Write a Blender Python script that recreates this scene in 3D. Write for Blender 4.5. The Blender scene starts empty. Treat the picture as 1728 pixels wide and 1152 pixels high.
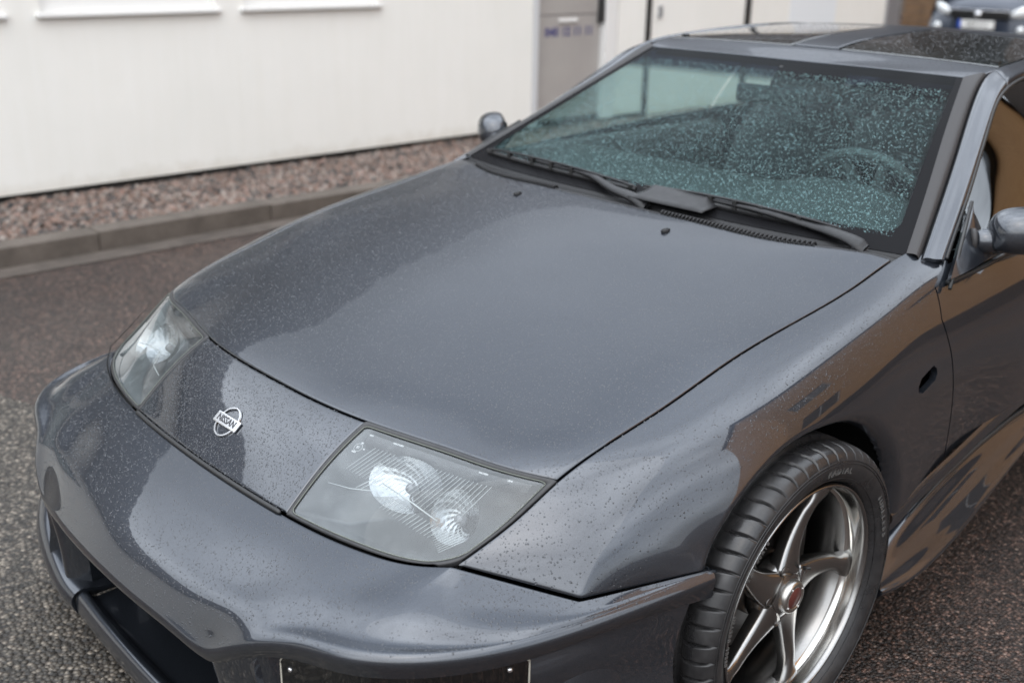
import bpy, bmesh, math, random
import numpy as np
from mathutils import Matrix, Vector
random.seed(7); rng = np.random.default_rng(7)
C = bpy.context.scene
col = C.collection

# ------------------------------------------------------------------ camera, sky, sun, exposure
def set_camera():
    cd = bpy.data.cameras.new('camera'); cam = bpy.data.objects.new('camera', cd); col.objects.link(cam)
    yaw, pitch, roll = math.radians(-46.974), math.radians(20.2194), math.radians(0.9379)
    f = Vector((math.sin(yaw)*math.cos(pitch), math.cos(yaw)*math.cos(pitch), -math.sin(pitch)))
    r = Vector((math.cos(yaw), -math.sin(yaw), 0)); u = r.cross(f)
    c, s = math.cos(roll), math.sin(roll)
    r2 = c*r + s*u; u2 = -s*r + c*u
    m = Matrix((r2, u2, -f)).transposed().to_4x4()
    m.translation = Vector((1.81513, -1.64442, 1.51243))
    cam.matrix_world = m
    cd.sensor_width = 36; cd.sensor_fit = 'HORIZONTAL'; cd.lens = 37.912
    cd.clip_start = .05; cd.clip_end = 500
    cd.dof.use_dof = True; cd.dof.focus_distance = 2.0; cd.dof.aperture_fstop = 2.8
    C.camera = cam
set_camera()

def set_world():
    w = bpy.data.worlds.new('World'); C.world = w; w.use_nodes = True
    nt = w.node_tree; nt.nodes.clear(); N = nt.nodes.new; L = nt.links.new
    out = N('ShaderNodeOutputWorld'); bg = N('ShaderNodeBackground'); bg.inputs['Strength'].default_value = SKY_STRENGTH
    sky = N('ShaderNodeTexSky'); sky.sky_type = 'NISHITA'; sky.sun_disc = False
    sky.sun_elevation = math.radians(48); sky.sun_rotation = math.radians(SUN_AZ)
    sky.air_density = 1.0; sky.dust_density = 3.0
    bw = N('ShaderNodeRGBToBW'); L(sky.outputs[0], bw.inputs[0])
    # cloud deck: grey-white, lighter and darker banks
    tc = N('ShaderNodeTexCoord'); mp = N('ShaderNodeMapping'); mp.inputs['Scale'].default_value = (1.6, 1.6, 3.2)
    L(tc.outputs['Generated'], mp.inputs[0])
    nz = N('ShaderNodeTexNoise'); nz.inputs['Scale'].default_value = 1.5; nz.inputs['Detail'].default_value = 4; nz.inputs['Roughness'].default_value = .5
    L(mp.outputs[0], nz.inputs[0])
    mr = N('ShaderNodeMapRange'); mr.inputs['From Min'].default_value = .3; mr.inputs['From Max'].default_value = .7
    mr.inputs['To Min'].default_value = 5.0; mr.inputs['To Max'].default_value = 10.5
    L(nz.outputs['Fac'], mr.inputs['Value'])
    sep = N('ShaderNodeSeparateXYZ'); L(tc.outputs['Generated'], sep.inputs[0])
    el = N('ShaderNodeMapRange'); el.inputs['From Min'].default_value = 0; el.inputs['From Max'].default_value = 1
    el.inputs['To Min'].default_value = .46; el.inputs['To Max'].default_value = 1.38
    L(sep.outputs['Z'], el.inputs['Value'])
    mul = N('ShaderNodeMath'); mul.operation = 'MULTIPLY'; L(mr.outputs[0], mul.inputs[0]); L(el.outputs[0], mul.inputs[1])
    tint = N('ShaderNodeCombineXYZ')
    for i, k in enumerate((.915, .975, 1.055)):
        m = N('ShaderNodeMath'); m.operation = 'MULTIPLY'; m.inputs[1].default_value = k
        L(mul.outputs[0], m.inputs[0]); L(m.outputs[0], tint.inputs[i])
    mix = N('ShaderNodeMix'); mix.data_type = 'RGBA'; mix.inputs['Factor'].default_value = .88
    L(sky.outputs[0], mix.inputs[6]); L(tint.outputs[0], mix.inputs[7])
    L(mix.outputs[2], bg.inputs['Color']); L(bg.outputs[0], out.inputs[0])
SUN_AZ = 150; SKY_STRENGTH = .15
set_world()
def set_sun():
    ld = bpy.data.lights.new('sun', 'SUN'); ld.energy = .5; ld.angle = math.radians(90); ld.color = (1, .97, .92)
    o = bpy.data.objects.new('sun', ld); col.objects.link(o)
    az, el = math.radians(SUN_AZ), math.radians(48)
    d = Vector((math.sin(az)*math.cos(el), math.cos(az)*math.cos(el), math.sin(el)))
    o.rotation_euler = d.to_track_quat('Z', 'Y').to_euler()
set_sun()
vs = C.view_settings; vs.view_transform = 'Standard'; vs.look = 'None'; vs.exposure = 1.22; vs.gamma = 1; vs.use_curve_mapping = False
C.render.engine = 'CYCLES'; C.cycles.max_bounces = 8; C.cycles.transparent_max_bounces = 16
C.cycles.caustics_reflective = False; C.cycles.caustics_refractive = False; C.cycles.sample_clamp_indirect = 6
C.cycles.use_denoising = True

# ------------------------------------------------------------------ materials
def mat(name, color=(.5,.5,.5), rough=.5, metal=0, coat=0, coat_rough=.03, spec=.5, emit=None, build=None):
    m = bpy.data.materials.new(name); m.use_nodes = True
    p = m.node_tree.nodes['Principled BSDF']
    p.inputs['Base Color'].default_value = (*color, 1); p.inputs['Roughness'].default_value = rough
    p.inputs['Metallic'].default_value = metal; p.inputs['Coat Weight'].default_value = coat
    p.inputs['Coat Roughness'].default_value = coat_rough; p.inputs['Specular IOR Level'].default_value = spec
    if build: build(m.node_tree, p, m.node_tree.nodes.new, m.node_tree.links.new)
    return m
def noise(N, L, scale, detail=4, rough=.5, coord='Object', vec=None, mapscale=None):
    n = N('ShaderNodeTexNoise'); n.inputs['Scale'].default_value = scale; n.inputs['Detail'].default_value = detail; n.inputs['Roughness'].default_value = rough
    src = vec
    if src is None:
        tc = N('ShaderNodeTexCoord'); src = tc.outputs[coord]
    if mapscale:
        mp = N('ShaderNodeMapping'); mp.inputs['Scale'].default_value = mapscale; L(src, mp.inputs[0]); src = mp.outputs[0]
    L(src, n.inputs['Vector']); return n.outputs['Fac']
def ramp(N, L, fac, stops):
    r = N('ShaderNodeValToRGB'); e = r.color_ramp.elements
    while len(e) < len(stops): e.new(.5)
    for k, (pos, c) in enumerate(stops):
        e[k].position = pos; e[k].color = (*c, 1) if len(c) == 3 else c
    L(fac, r.inputs[0]); return r.outputs[0]
def bump(N, L, p, h, strength, dist, slot='Normal'):
    b = N('ShaderNodeBump'); b.inputs['Strength'].default_value = strength; b.inputs['Distance'].default_value = dist
    L(h, b.inputs['Height']); L(b.outputs[0], p.inputs[slot]); return b.outputs[0]

def b_paint(nt, p, N, L):
    f = noise(N, L, 900, 2)
    c = ramp(N, L, f, [(.35, (.024,.028,.035)), (.65, (.042,.048,.060))])
    L(c, p.inputs['Base Color'])
    d = noise(N, L, 3.0, 5)
    r = ramp(N, L, d, [(.3, (.30,)*3), (.75, (.36,)*3)]); L(r, p.inputs['Roughness'])
    # coat reflection cut on upward faces by normal, imitating a polarizer's glare loss
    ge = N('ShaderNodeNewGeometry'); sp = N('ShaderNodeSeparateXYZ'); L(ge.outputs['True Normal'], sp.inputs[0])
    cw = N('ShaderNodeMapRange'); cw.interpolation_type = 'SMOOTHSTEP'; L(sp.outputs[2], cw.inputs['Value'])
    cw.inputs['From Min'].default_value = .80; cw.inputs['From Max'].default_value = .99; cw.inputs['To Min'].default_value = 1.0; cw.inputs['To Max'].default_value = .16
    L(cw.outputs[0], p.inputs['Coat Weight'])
    # faint rain film and dust on the clear coat
    d2 = noise(N, L, 22, 6, .6); r2 = ramp(N, L, d2, [(.4, (.006,)*3), (.8, (.035,)*3)]); L(r2, p.inputs['Coat Roughness'])
    p.inputs['Coat IOR'].default_value = 1.70
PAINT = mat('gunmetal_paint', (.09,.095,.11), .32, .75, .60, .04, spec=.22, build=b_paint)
def b_bead(nt, p, N, L): p.inputs['Coat IOR'].default_value = 1.45
BEAD = mat('rain_bead', (.03,.033,.039), .3, .6, .8, .01, build=b_bead)
def b_rub(nt, p, N, L):
    f = noise(N, L, 60, 5, .7); L(ramp(N, L, f, [(.3,(.012,.012,.013)), (.8,(.030,.030,.031))]), p.inputs['Base Color'])
    bump(N, L, p, f, .3, .001)
RUBBER = mat('black_rubber', (.03,)*3, .5, build=b_rub)
SEAL = mat('seal_black', (.012,)*3, .45)
def b_pl(nt, p, N, L):
    f = noise(N, L, 250, 4, .7); L(ramp(N, L, f, [(.3,(.010,.010,.011)), (.8,(.024,.024,.025))]), p.inputs['Base Color'])
    bump(N, L, p, f, .25, .0006)
PLASTIC = mat('weathered_black_plastic', (.02,)*3, .55, spec=.3, build=b_pl)
TRIM = mat('satin_dark_trim', (.030,.028,.028), .5, 0, spec=.28)
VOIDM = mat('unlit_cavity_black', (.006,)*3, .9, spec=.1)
def b_tyre(nt, p, N, L):
    f = noise(N, L, 40, 6, .7); L(ramp(N, L, f, [(.3,(.011,.011,.012)), (.75,(.030,.029,.029))]), p.inputs['Base Color'])
    L(ramp(N, L, noise(N, L, 7, 4, .6), [(.4,(.22,)*3), (.62,(.55,)*3)]), p.inputs['Roughness'])
    bump(N, L, p, noise(N, L, 300, 3), .2, .0008)
TYRE = mat('wet_tyre_rubber', (.02,)*3, .45, build=b_tyre)
def b_rim(nt, p, N, L):
    f = noise(N, L, 500, 3, .7); L(ramp(N, L, f, [(.3,(.22,.217,.212)), (.7,(.31,.306,.30))]), p.inputs['Base Color'])
RIM = mat('hyper_silver_alloy', (.25,.24,.22), .24, 1.0, .4, .08, build=b_rim)
LIP = mat('polished_lip', (.62,.61,.58), .12, 1.0)
CHROME = mat('chrome', (.85,.85,.86), .06, 1.0)
SILVER = mat('brushed_reflector', (.38,.39,.40), .20, 1.0)
DISC = mat('brake_disc_steel', (.09,.082,.075), .4, .9)
MAROON = mat('centre_cap_maroon', (.08,.018,.014), .35, 0, .5)
WHITEPR = mat('white_print', (.40,)*3, .6)
LETTER = mat('badge_letter_black', (.02,.02,.025), .4)

def glass_mat(name, tint, rough=0.0, ior=1.5, extra=None, gl=(.95,.98,1.0), mult=1.7):
    m = bpy.data.materials.new(name); m.use_nodes = True; nt = m.node_tree; nt.nodes.clear(); N = nt.nodes.new; L = nt.links.new
    out = N('ShaderNodeOutputMaterial'); tr = N('ShaderNodeBsdfTransparent'); tr.inputs[0].default_value = (*tint, 1)
    g = N('ShaderNodeBsdfGlossy'); g.inputs['Roughness'].default_value = rough; g.inputs[0].default_value = (*gl, 1)
    fr = N('ShaderNodeFresnel'); fr.inputs[0].default_value = ior
    # seen from behind, a thin pane reflects as it does from the front
    ge = N('ShaderNodeNewGeometry'); io = N('ShaderNodeMapRange'); io.inputs['To Min'].default_value = ior; io.inputs['To Max'].default_value = 1/ior
    L(ge.outputs['Backfacing'], io.inputs['Value']); L(io.outputs[0], fr.inputs[0])
    # pane has two faces: about twice the single-surface reflection
    ml = N('ShaderNodeMath'); ml.operation = 'MULTIPLY'; ml.inputs[1].default_value = mult; ml.use_clamp = True; L(fr.outputs[0], ml.inputs[0])
    mx = N('ShaderNodeMixShader'); L(ml.outputs[0], mx.inputs[0]); L(tr.outputs[0], mx.inputs[1]); L(g.outputs[0], mx.inputs[2])
    fin = mx.outputs[0]
    if extra: fin = extra(nt, N, L, fin, g, tr)
    L(fin, out.inputs[0]); return m
def ws_extra(nt, N, L, fin, g, tr):
    # printed black frit at the rim and the dark-to-blue shade band at the top, by the pane's own UV
    uv = N('ShaderNodeUVMap'); sp = N('ShaderNodeSeparateXYZ'); L(uv.outputs[0], sp.inputs[0])
    def mth(op, a, b=None, clamp=False):
        m = N('ShaderNodeMath'); m.operation = op; m.use_clamp = clamp
        for i, x in enumerate((a, b)):
            if x is None: continue
            if isinstance(x, (int, float)): m.inputs[i].default_value = x
            else: L(x, m.inputs[i])
        return m.outputs[0]
    X, Y = sp.outputs[0], sp.outputs[1]          # metres from pane centre-line / fraction up the pane
    # rounded-rectangle distance in the clear area: x half width in uv is normalised to 1
    ax = mth('ABSOLUTE', X)
    dx = mth('SUBTRACT', ax, .88); dy = mth('SUBTRACT', .155, Y)
    dxp = mth('MAXIMUM', dx, 0); dyp = mth('MAXIMUM', dy, 0)
    q = mth('SQRT', mth('ADD', mth('POWER', dxp, 2), mth('POWER', dyp, 2)))
    frit = mth('GREATER_THAN', q, .065)
    df = N('ShaderNodeBsdfPrincipled'); df.inputs['Base Color'].default_value = (.010,.010,.011,1); df.inputs['Roughness'].default_value = .25; df.inputs['Specular IOR Level'].default_value = .02
    n = N('ShaderNodeTexNoise'); n.inputs['Scale'].default_value = 40; L(uv.outputs[0], n.inputs['Vector'])
    Yn = mth('ADD', Y, mth('MULTIPLY', mth('SUBTRACT', n.outputs['Fac'], .5), .012))
    band = N('ShaderNodeMapRange'); band.interpolation_type = 'SMOOTHSTEP'
    L(Yn, band.inputs['Value']); band.inputs['From Min'].default_value = .79; band.inputs['From Max'].default_value = .875
    tint = N('ShaderNodeMix'); tint.data_type = 'RGBA'; L(band.outputs[0], tint.inputs['Factor'])
    tint.inputs[6].default_value = (.58,.74,.73,1); tint.inputs[7].default_value = (.012,.022,.05,1)
    L(tint.outputs[2], tr.inputs[0])
    # a wet film that scatters a little light
    haze = N('ShaderNodeBsdfDiffuse'); haze.inputs[0].default_value = (.17,.25,.26,1)
    hm = N('ShaderNodeMixShader'); 
    hf = mth('MULTIPLY', mth('SUBTRACT', 1, band.outputs[0]), .018)
    L(hf, hm.inputs[0]); L(fin, hm.inputs[1]); L(haze.outputs[0], hm.inputs[2])
    mx = N('ShaderNodeMixShader'); L(frit, mx.inputs[0]); L(hm.outputs[0], mx.inputs[1]); L(df.outputs[0], mx.inputs[2])
    return mx.outputs[0]
WSGLASS = glass_mat('windshield_glass', (.62,.82,.82), extra=ws_extra, mult=.16)
SIDEGLASS = glass_mat('side_glass', (.70,.80,.78))
DARKGLASS = glass_mat('tinted_side_glass', (.10,.12,.115), mult=2.2)
CLEAR = glass_mat('headlight_lens_glass', (.90,.93,.93), .02, 1.5)
SMOKED = glass_mat('smoked_lens', (.20,.17,.15), .05, 1.5)
ROOFGLASS = mat('dark_roof_glass', (.012,.016,.016), .03, 0, 1, .01)
def b_gb(nt, p, N, L):
    p.inputs['Transmission Weight'].default_value = .35; p.inputs['IOR'].default_value = 1.33
WSBEAD = mat('windshield_rain_bead', (.21,.37,.38), .10, 0, 0, .02, .8, build=b_gb)

def b_asph(nt, p, N, L):
    tc = N('ShaderNodeTexCoord')
    v = N('ShaderNodeTexVoronoi'); v.inputs['Scale'].default_value = 125; L(tc.outputs['Object'], v.inputs['Vector'])
    v2 = N('ShaderNodeTexVoronoi'); v2.inputs['Scale'].default_value = 260; L(tc.outputs['Object'], v2.inputs['Vector'])
    sp = N('ShaderNodeSeparateColor'); L(v.outputs['Color'], sp.inputs[0])
    stones = ramp(N, L, sp.outputs[0], [(0,(.008,.007,.0065)), (.38,(.018,.0145,.013)), (.62,(.034,.026,.022)), (.82,(.056,.044,.040)), (.93,(.10,.070,.060)), (1,(.12,.108,.10))])
    # gap between chippings
    gap = ramp(N, L, v.outputs['Distance'], [(.30,(1,1,1)), (.62,(.28,.26,.25))])
    mx = N('ShaderNodeMix'); mx.data_type = 'RGBA'; mx.blend_type = 'MULTIPLY'; mx.inputs['Factor'].default_value = 1
    L(stones, mx.inputs[6]); L(gap, mx.inputs[7])
    big = noise(N, L, .55, 5, .6); mac = ramp(N, L, big, [(.30,(1.30,1.08,.94)), (.5,(2.05,1.68,1.46)), (.70,(2.95,2.42,2.10))])
    mx2 = N('ShaderNodeMix'); mx2.data_type = 'RGBA'; mx2.blend_type = 'MULTIPLY'; mx2.inputs['Factor'].default_value = 1
    L(mx.outputs[2], mx2.inputs[6]); L(mac, mx2.inputs[7])
    L(mx2.outputs[2], p.inputs['Base Color'])
    wet = noise(N, L, .8, 5, .65); L(ramp(N, L, wet, [(.38,(.34,)*3), (.52,(.62,)*3), (.65,(.8,)*3)]), p.inputs['Roughness'])
    inv = N('ShaderNodeMath'); inv.operation = 'SUBTRACT'; inv.inputs[0].default_value = 1; L(v.outputs['Distance'], inv.inputs[1])
    ad = N('ShaderNodeMath'); ad.operation = 'MULTIPLY_ADD'; ad.inputs[1].default_value = -.4; L(v2.outputs['Distance'], ad.inputs[0]); L(inv.outputs[0], ad.inputs[2])
    bump(N, L, p, ad.outputs[0], .9, .006)
ASPHALT = mat('wet_asphalt', (.05,)*3, .5, build=b_asph)
def b_patch(nt, p, N, L):
    tc = N('ShaderNodeTexCoord')
    v = N('ShaderNodeTexVoronoi'); v.inputs['Scale'].default_value = 85; L(tc.outputs['Object'], v.inputs['Vector'])
    sp = N('ShaderNodeSeparateColor'); L(v.outputs['Color'], sp.inputs[0])
    st = ramp(N, L, sp.outputs[0], [(0,(.030,.026,.021)), (.5,(.075,.064,.051)), (.85,(.155,.133,.107)), (1,(.27,.23,.185))])
    gap = ramp(N, L, v.outputs['Distance'], [(.3,(1,1,1)), (.65,(.22,.2,.19))])
    mx = N('ShaderNodeMix'); mx.data_type = 'RGBA'; mx.blend_type = 'MULTIPLY'; mx.inputs['Factor'].default_value = 1
    L(st, mx.inputs[6]); L(gap, mx.inputs[7]); L(mx.outputs[2], p.inputs['Base Color'])
    inv = N('ShaderNodeMath'); inv.operation = 'SUBTRACT'; inv.inputs[0].default_value = 1; L(v.outputs['Distance'], inv.inputs[1])
    bump(N, L, p, inv.outputs[0], .9, .008)
PATCH = mat('coarse_worn_asphalt', (.1,)*3, .55, build=b_patch)
def b_conc(a, b, s=9):
    def f(nt, p, N, L):
        n = noise(N, L, s, 8, .7); L(ramp(N, L, n, [(.3, a), (.7, b)]), p.inputs['Base Color'])
        bump(N, L, p, noise(N, L, 90, 5, .7), .5, .003)
    return f
KERB = mat('damp_concrete_kerb', (.2,)*3, .7, build=b_conc((.060,.049,.040), (.130,.108,.090), 6))
GUTTER = mat('sheen_toned_gutter', (.1,)*3, .6, build=b_conc((.045,.037,.031), (.12,.10,.085), 5))  # brown gutter colour lifted to imitate the pale wet sheen
PLINTH = mat('plinth_dark', (.05,)*3, .8, build=b_conc((.02,.019,.018), (.05,.046,.042), 5))
def b_wall(nt, p, N, L):
    n = noise(N, L, 1.2, 6, .6); base = ramp(N, L, n, [(.3,(.765,.758,.715)), (.7,(.81,.797,.757))])
    st = noise(N, L, 3.0, 6, .65, mapscale=(1, 5, .35)); streak = ramp(N, L, st, [(.38,(.97,.968,.955)), (.62,(1,1,1))])
    m1 = N('ShaderNodeMix'); m1.data_type = 'RGBA'; m1.blend_type = 'MULTIPLY'; m1.inputs['Factor'].default_value = .6; L(base, m1.inputs[6]); L(streak, m1.inputs[7])
    # rain splash dirt along the foot of the wall
    tc = N('ShaderNodeTexCoord'); sp = N('ShaderNodeSeparateXYZ'); L(tc.outputs['Object'], sp.inputs[0]); n3 = noise(N, L, 7, 6, .7)
    ad = N('ShaderNodeMath'); ad.operation = 'MULTIPLY_ADD'; ad.inputs[1].default_value = .22; L(n3, ad.inputs[0]); L(sp.outputs[2], ad.inputs[2])
    dirt = ramp(N, L, ad.outputs[0], [(.20,(.80,.77,.72)), (.30,(1,1,1))])
    m2 = N('ShaderNodeMix'); m2.data_type = 'RGBA'; m2.blend_type = 'MULTIPLY'; m2.inputs['Factor'].default_value = .8; L(m1.outputs[2], m2.inputs[6]); L(dirt, m2.inputs[7]); L(m2.outputs[2], p.inputs['Base Color'])
    bump(N, L, p, noise(N, L, 120, 3), .15, .001)
WALL = mat('white_render', (.79,)*3, .75, build=b_wall)
WHITEFRAME = mat('white_painted_frame', (.74,.735,.715), .4)
def b_stone(nt, p, N, L):
    g = N('ShaderNodeNewGeometry')
    L(ramp(N, L, g.outputs['Random Per Island'], [(0,(.020,.020,.022)), (.22,(.06,.055,.052)), (.42,(.13,.082,.062)), (.64,(.20,.125,.095)), (.84,(.19,.155,.13)), (.95,(.30,.26,.23)), (1,(.24,.13,.10))]), p.inputs['Base Color'])
STONE = mat('crushed_granite_chips', (.2,)*3, .5, build=b_stone)

# ------------------------------------------------------------------ geometry helpers
def place(o, parent):
    o.parent = parent
    if parent is not None:
        o.matrix_parent_inverse = Matrix.Translation(-Vector(world_loc(parent)))
    return o
def world_loc(o):
    # all roots and parts keep unrotated frames; only location adds up
    l = Vector(o.location)
    if o.parent is not None: l = l + Vector(world_loc(o.parent)) + o.matrix_parent_inverse.translation
    return l
def mesh(name, V, Fc, m, parent=None, smooth=True, uv=None, hint=None, **props):
    me = bpy.data.meshes.new(name); V = np.asarray(V, float)
    me.from_pydata(V.tolist(), [], [list(map(int, f)) for f in Fc]); me.validate(); me.update()
    if hint is not None:
        n = np.zeros(len(me.polygons)*3); me.polygons.foreach_get('normal', n); n = n.reshape(-1, 3)
        a = np.zeros(len(me.polygons)); me.polygons.foreach_get('area', a)
        if (n*a[:, None]).sum(0) @ np.asarray(hint, float) < 0: me.flip_normals()
    if uv is not None:
        ul = me.uv_layers.new(name='UVMap'); li = np.zeros(len(me.loops), int); me.loops.foreach_get('vertex_index', li)
        ul.data.foreach_set('uv', np.asarray(uv, np.float32)[li].ravel())
    if smooth: me.polygons.foreach_set('use_smooth', [True]*len(me.polygons))
    me.materials.append(m)
    o = bpy.data.objects.new(name, me); col.objects.link(o)
    for k, v in props.items(): o[k] = v
    return place(o, parent)
def root(name, label, cat, loc, group=None):
    o = bpy.data.objects.new(name, None); o.location = loc; o.empty_display_size = .2; col.objects.link(o)
    o['label'] = label; o['category'] = cat
    if group: o['group'] = group
    return o
def mirror(V): V = np.array(V, float); V[..., 0] *= -1; return V
def box(x0, x1, y0, y1, z0, z1):
    V = [(x, y, z) for x in (x0, x1) for y in (y0, y1) for z in (z0, z1)]
    return V, [(0,1,3,2),(4,6,7,5),(0,4,5,1),(2,3,7,6),(0,2,6,4),(1,5,7,3)]
def join(parts):
    V = []; Fc = []
    for v, f in parts:
        k = len(V); V += [tuple(p) for p in v]; Fc += [tuple(i+k for i in q) for q in f]
    return V, Fc
def bevel(o, w=.004, seg=2):
    b = o.modifiers.new('bevel', 'BEVEL'); b.width = w; b.segments = seg; b.limit_method = 'ANGLE'; return o
def bxo(name, b, m, parent=None, w=.004, **props):
    V, Fc = box(*b); o = mesh(name, V, Fc, m, parent, smooth=False, **props)
    if w: bevel(o, w)
    return o
def tube(P, r, n=8, closed=False):
    P = np.asarray(P, float); k = len(P); T = np.gradient(P, axis=0); T /= np.linalg.norm(T, axis=1, keepdims=True)
    r = np.broadcast_to(r, (k,)); up = np.array([0, 0, 1.]); V = []
    for i in range(k):
        a = np.cross(T[i], up)
        if np.linalg.norm(a) < 1e-3: a = np.cross(T[i], [0, 1, 0])
        a /= np.linalg.norm(a); b = np.cross(a, T[i])
        for j in range(n):
            t = 2*math.pi*j/n; V.append(P[i] + r[i]*(math.cos(t)*a + math.sin(t)*b))
    Fc = [(i*n+j, i*n+(j+1) % n, (i+1)*n+(j+1) % n, (i+1)*n+j) for i in range(k-1) for j in range(n)]
    if closed: Fc += [((k-1)*n+j, (k-1)*n+(j+1) % n, (j+1) % n, j) for j in range(n)]
    else: Fc += [tuple(range(n))[::-1], tuple((k-1)*n+j for j in range(n))]
    return V, Fc
def gridfaces(nu, nv, wrap=False):
    return [(a*nv+b, a*nv+b+1, ((a+1) % nu)*nv+b+1, ((a+1) % nu)*nv+b) for a in range(nu if wrap else nu-1) for b in range(nv-1)]

def _M(t):
    n = len(t); h = np.diff(t); A = np.zeros((n, n)); B = np.zeros((n, n)); A[0, 0] = A[-1, -1] = 1
    for i in range(1, n-1):
        A[i, i-1] = h[i-1]; A[i, i] = 2*(h[i-1]+h[i]); A[i, i+1] = h[i]
        B[i, i-1] = 6/h[i-1]; B[i, i] = -6/h[i-1]-6/h[i]; B[i, i+1] = 6/h[i]
    return np.linalg.solve(A, B)
class Surf:
    """smooth surface through a grid of points (rows j, columns i); sym mirrors the columns about x=0"""
    def __init__(s, G, sym=False):
        G = np.asarray(G, float)
        if sym:
            G = G.copy(); G[:, 0, 0] = 0
            hu = np.array([np.linalg.norm(G[:, i+1]-G[:, i], axis=1).mean() for i in range(G.shape[1]-1)])
            tu = np.r_[0, np.cumsum(hu)]; s.tu = np.r_[-tu[:0:-1], tu]; s.u0 = -(G.shape[1]-1)
            G = np.concatenate([G[:, :0:-1]*[-1, 1, 1], G], axis=1)
        else:
            hu = np.array([np.linalg.norm(G[:, i+1]-G[:, i], axis=1).mean() for i in range(G.shape[1]-1)])
            s.tu = np.r_[0, np.cumsum(hu)]; s.u0 = 0
        s.tv = np.r_[0, np.cumsum([np.linalg.norm(G[j+1]-G[j], axis=1).mean() for j in range(len(G)-1)])]
        s.G = G; s.Du = _M(s.tu); s.Dv = _M(s.tv)
    def w(s, t, D, x):
        k = np.clip(np.searchsorted(t, x)-1, 0, len(t)-2); h = t[k+1]-t[k]; a = (t[k+1]-x)/h; b = (x-t[k])/h
        w = np.zeros((len(x), len(t))); r = np.arange(len(x)); w[r, k] = a; w[r, k+1] += b
        return w + ((a**3-a)*h*h/6)[:, None]*D[k] + ((b**3-b)*h*h/6)[:, None]*D[k+1]
    def wu(s, u): return s.w(s.tu, s.Du, np.interp(u, np.arange(len(s.tu))+s.u0, s.tu))
    def wv(s, v): return s.w(s.tv, s.Dv, np.interp(v, np.arange(len(s.tv)), s.tv))
    def grid(s, u, v): return np.einsum('vj,ui,jic->uvc', s.wv(np.asarray(v, float)), s.wu(np.asarray(u, float)), s.G)
    def pts(s, u, v): return np.einsum('nj,ni,jic->nc', s.wv(np.asarray(v, float)), s.wu(np.asarray(u, float)), s.G)

def normals(P):
    n = np.cross(np.gradient(P, axis=0), np.gradient(P, axis=1)); l = np.linalg.norm(n, axis=-1, keepdims=True); return n/np.maximum(l, 1e-9)
PAD = np.array([0, .0012, .0032])
def panel_grid(S, u, v, gap=(.002,.002,.002,.002), edge=True, out=1, fn=None):
    """P[nu,nv] with border pulled in by gap (u0,u1,v0,v1) metres and its last 3 mm rolled down like a pressed panel edge"""
    fn = fn or S.grid
    P0 = fn(u, v); lu = np.linalg.norm(np.diff(P0, axis=0), axis=2).mean(1); lv = np.linalg.norm(np.diff(P0, axis=1), axis=2).mean(0)
    def pads(t, l, g0, g1):
        a = t[0] + (t[1]-t[0])/l[0]*(g0+PAD) if g0 is not None else np.array([t[0]])
        b = t[-1] - (t[-1]-t[-2])/l[-1]*(g1+PAD[::-1]) if g1 is not None else np.array([t[-1]])
        mid = [x for x in t[1:-1] if (x-a[-1])*(t[-1]-t[0]) > 0 and (b[0]-x)*(t[-1]-t[0]) > 0]
        return np.r_[a, mid, b]
    uu, vv = pads(np.asarray(u, float), lu, gap[0], gap[1]), pads(np.asarray(v, float), lv, gap[2], gap[3])
    P = fn(uu, vv); n = normals(P)*out
    if edge:
        d = np.array([.0016, .0004, 0])
        D = np.zeros(P.shape[:2])
        if gap[0] is not None: D[:3] = np.maximum(D[:3], d[:, None])
        if gap[1] is not None: D[-3:] = np.maximum(D[-3:], d[::-1][:, None])
        if gap[2] is not None: D[:, :3] = np.maximum(D[:, :3], d[None])
        if gap[3] is not None: D[:, -3:] = np.maximum(D[:, -3:], d[::-1][None])
        P = P - n*D[..., None]
    return P, n
def sheet(P, n=None, hem=.012, sides=(1,1,1,1)):
    """verts+faces of a grid with its border folded inwards"""
    nu, nv = P.shape[:2]; V = [tuple(p) for p in P.reshape(-1, 3)]; Fc = gridfaces(nu, nv)
    if hem and n is not None:
        def strip(idx):
            k = len(V)
            for (a, b) in idx: V.append(tuple(P[a, b])); V.append(tuple(P[a, b]-n[a, b]*hem))
            for q in range(len(idx)-1): Fc.append((k+2*q, k+2*q+1, k+2*q+3, k+2*q+2))
        if sides[0]: strip([(0, b) for b in range(nv)])
        if sides[1]: strip([(nu-1, b) for b in range(nv)])
        if sides[2]: strip([(a, 0) for a in range(nu)])
        if sides[3]: strip([(a, nv-1) for a in range(nu)])
    return V, Fc
def clip(V, Fc, g):
    """keep the part of a polygon mesh where g(P) >= 0"""
    V = np.asarray(V, float); val = g(V); V = [tuple(p) for p in V]; cache = {}; out = []
    for f in Fc:
        s = [val[i] >= 0 for i in f]
        if all(s): out.append(tuple(f)); continue
        if not any(s): continue
        q = []
        for k in range(len(f)):
            a, b = f[k], f[(k+1) % len(f)]
            if val[a] >= 0: q.append(a)
            if (val[a] >= 0) != (val[b] >= 0):
                key = (min(a, b), max(a, b))
                if key not in cache:
                    t = val[a]/(val[a]-val[b]); cache[key] = len(V)
                    V.append(tuple(np.array(V[a])*(1-t)+np.array(V[b])*t))
                q.append(cache[key])
        if len(q) > 2: out.append(tuple(q))
    used = sorted({i for f in out for i in f}); mp = {k: n for n, k in enumerate(used)}
    return [V[i] for i in used], [tuple(mp[i] for i in f) for f in out]
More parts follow.
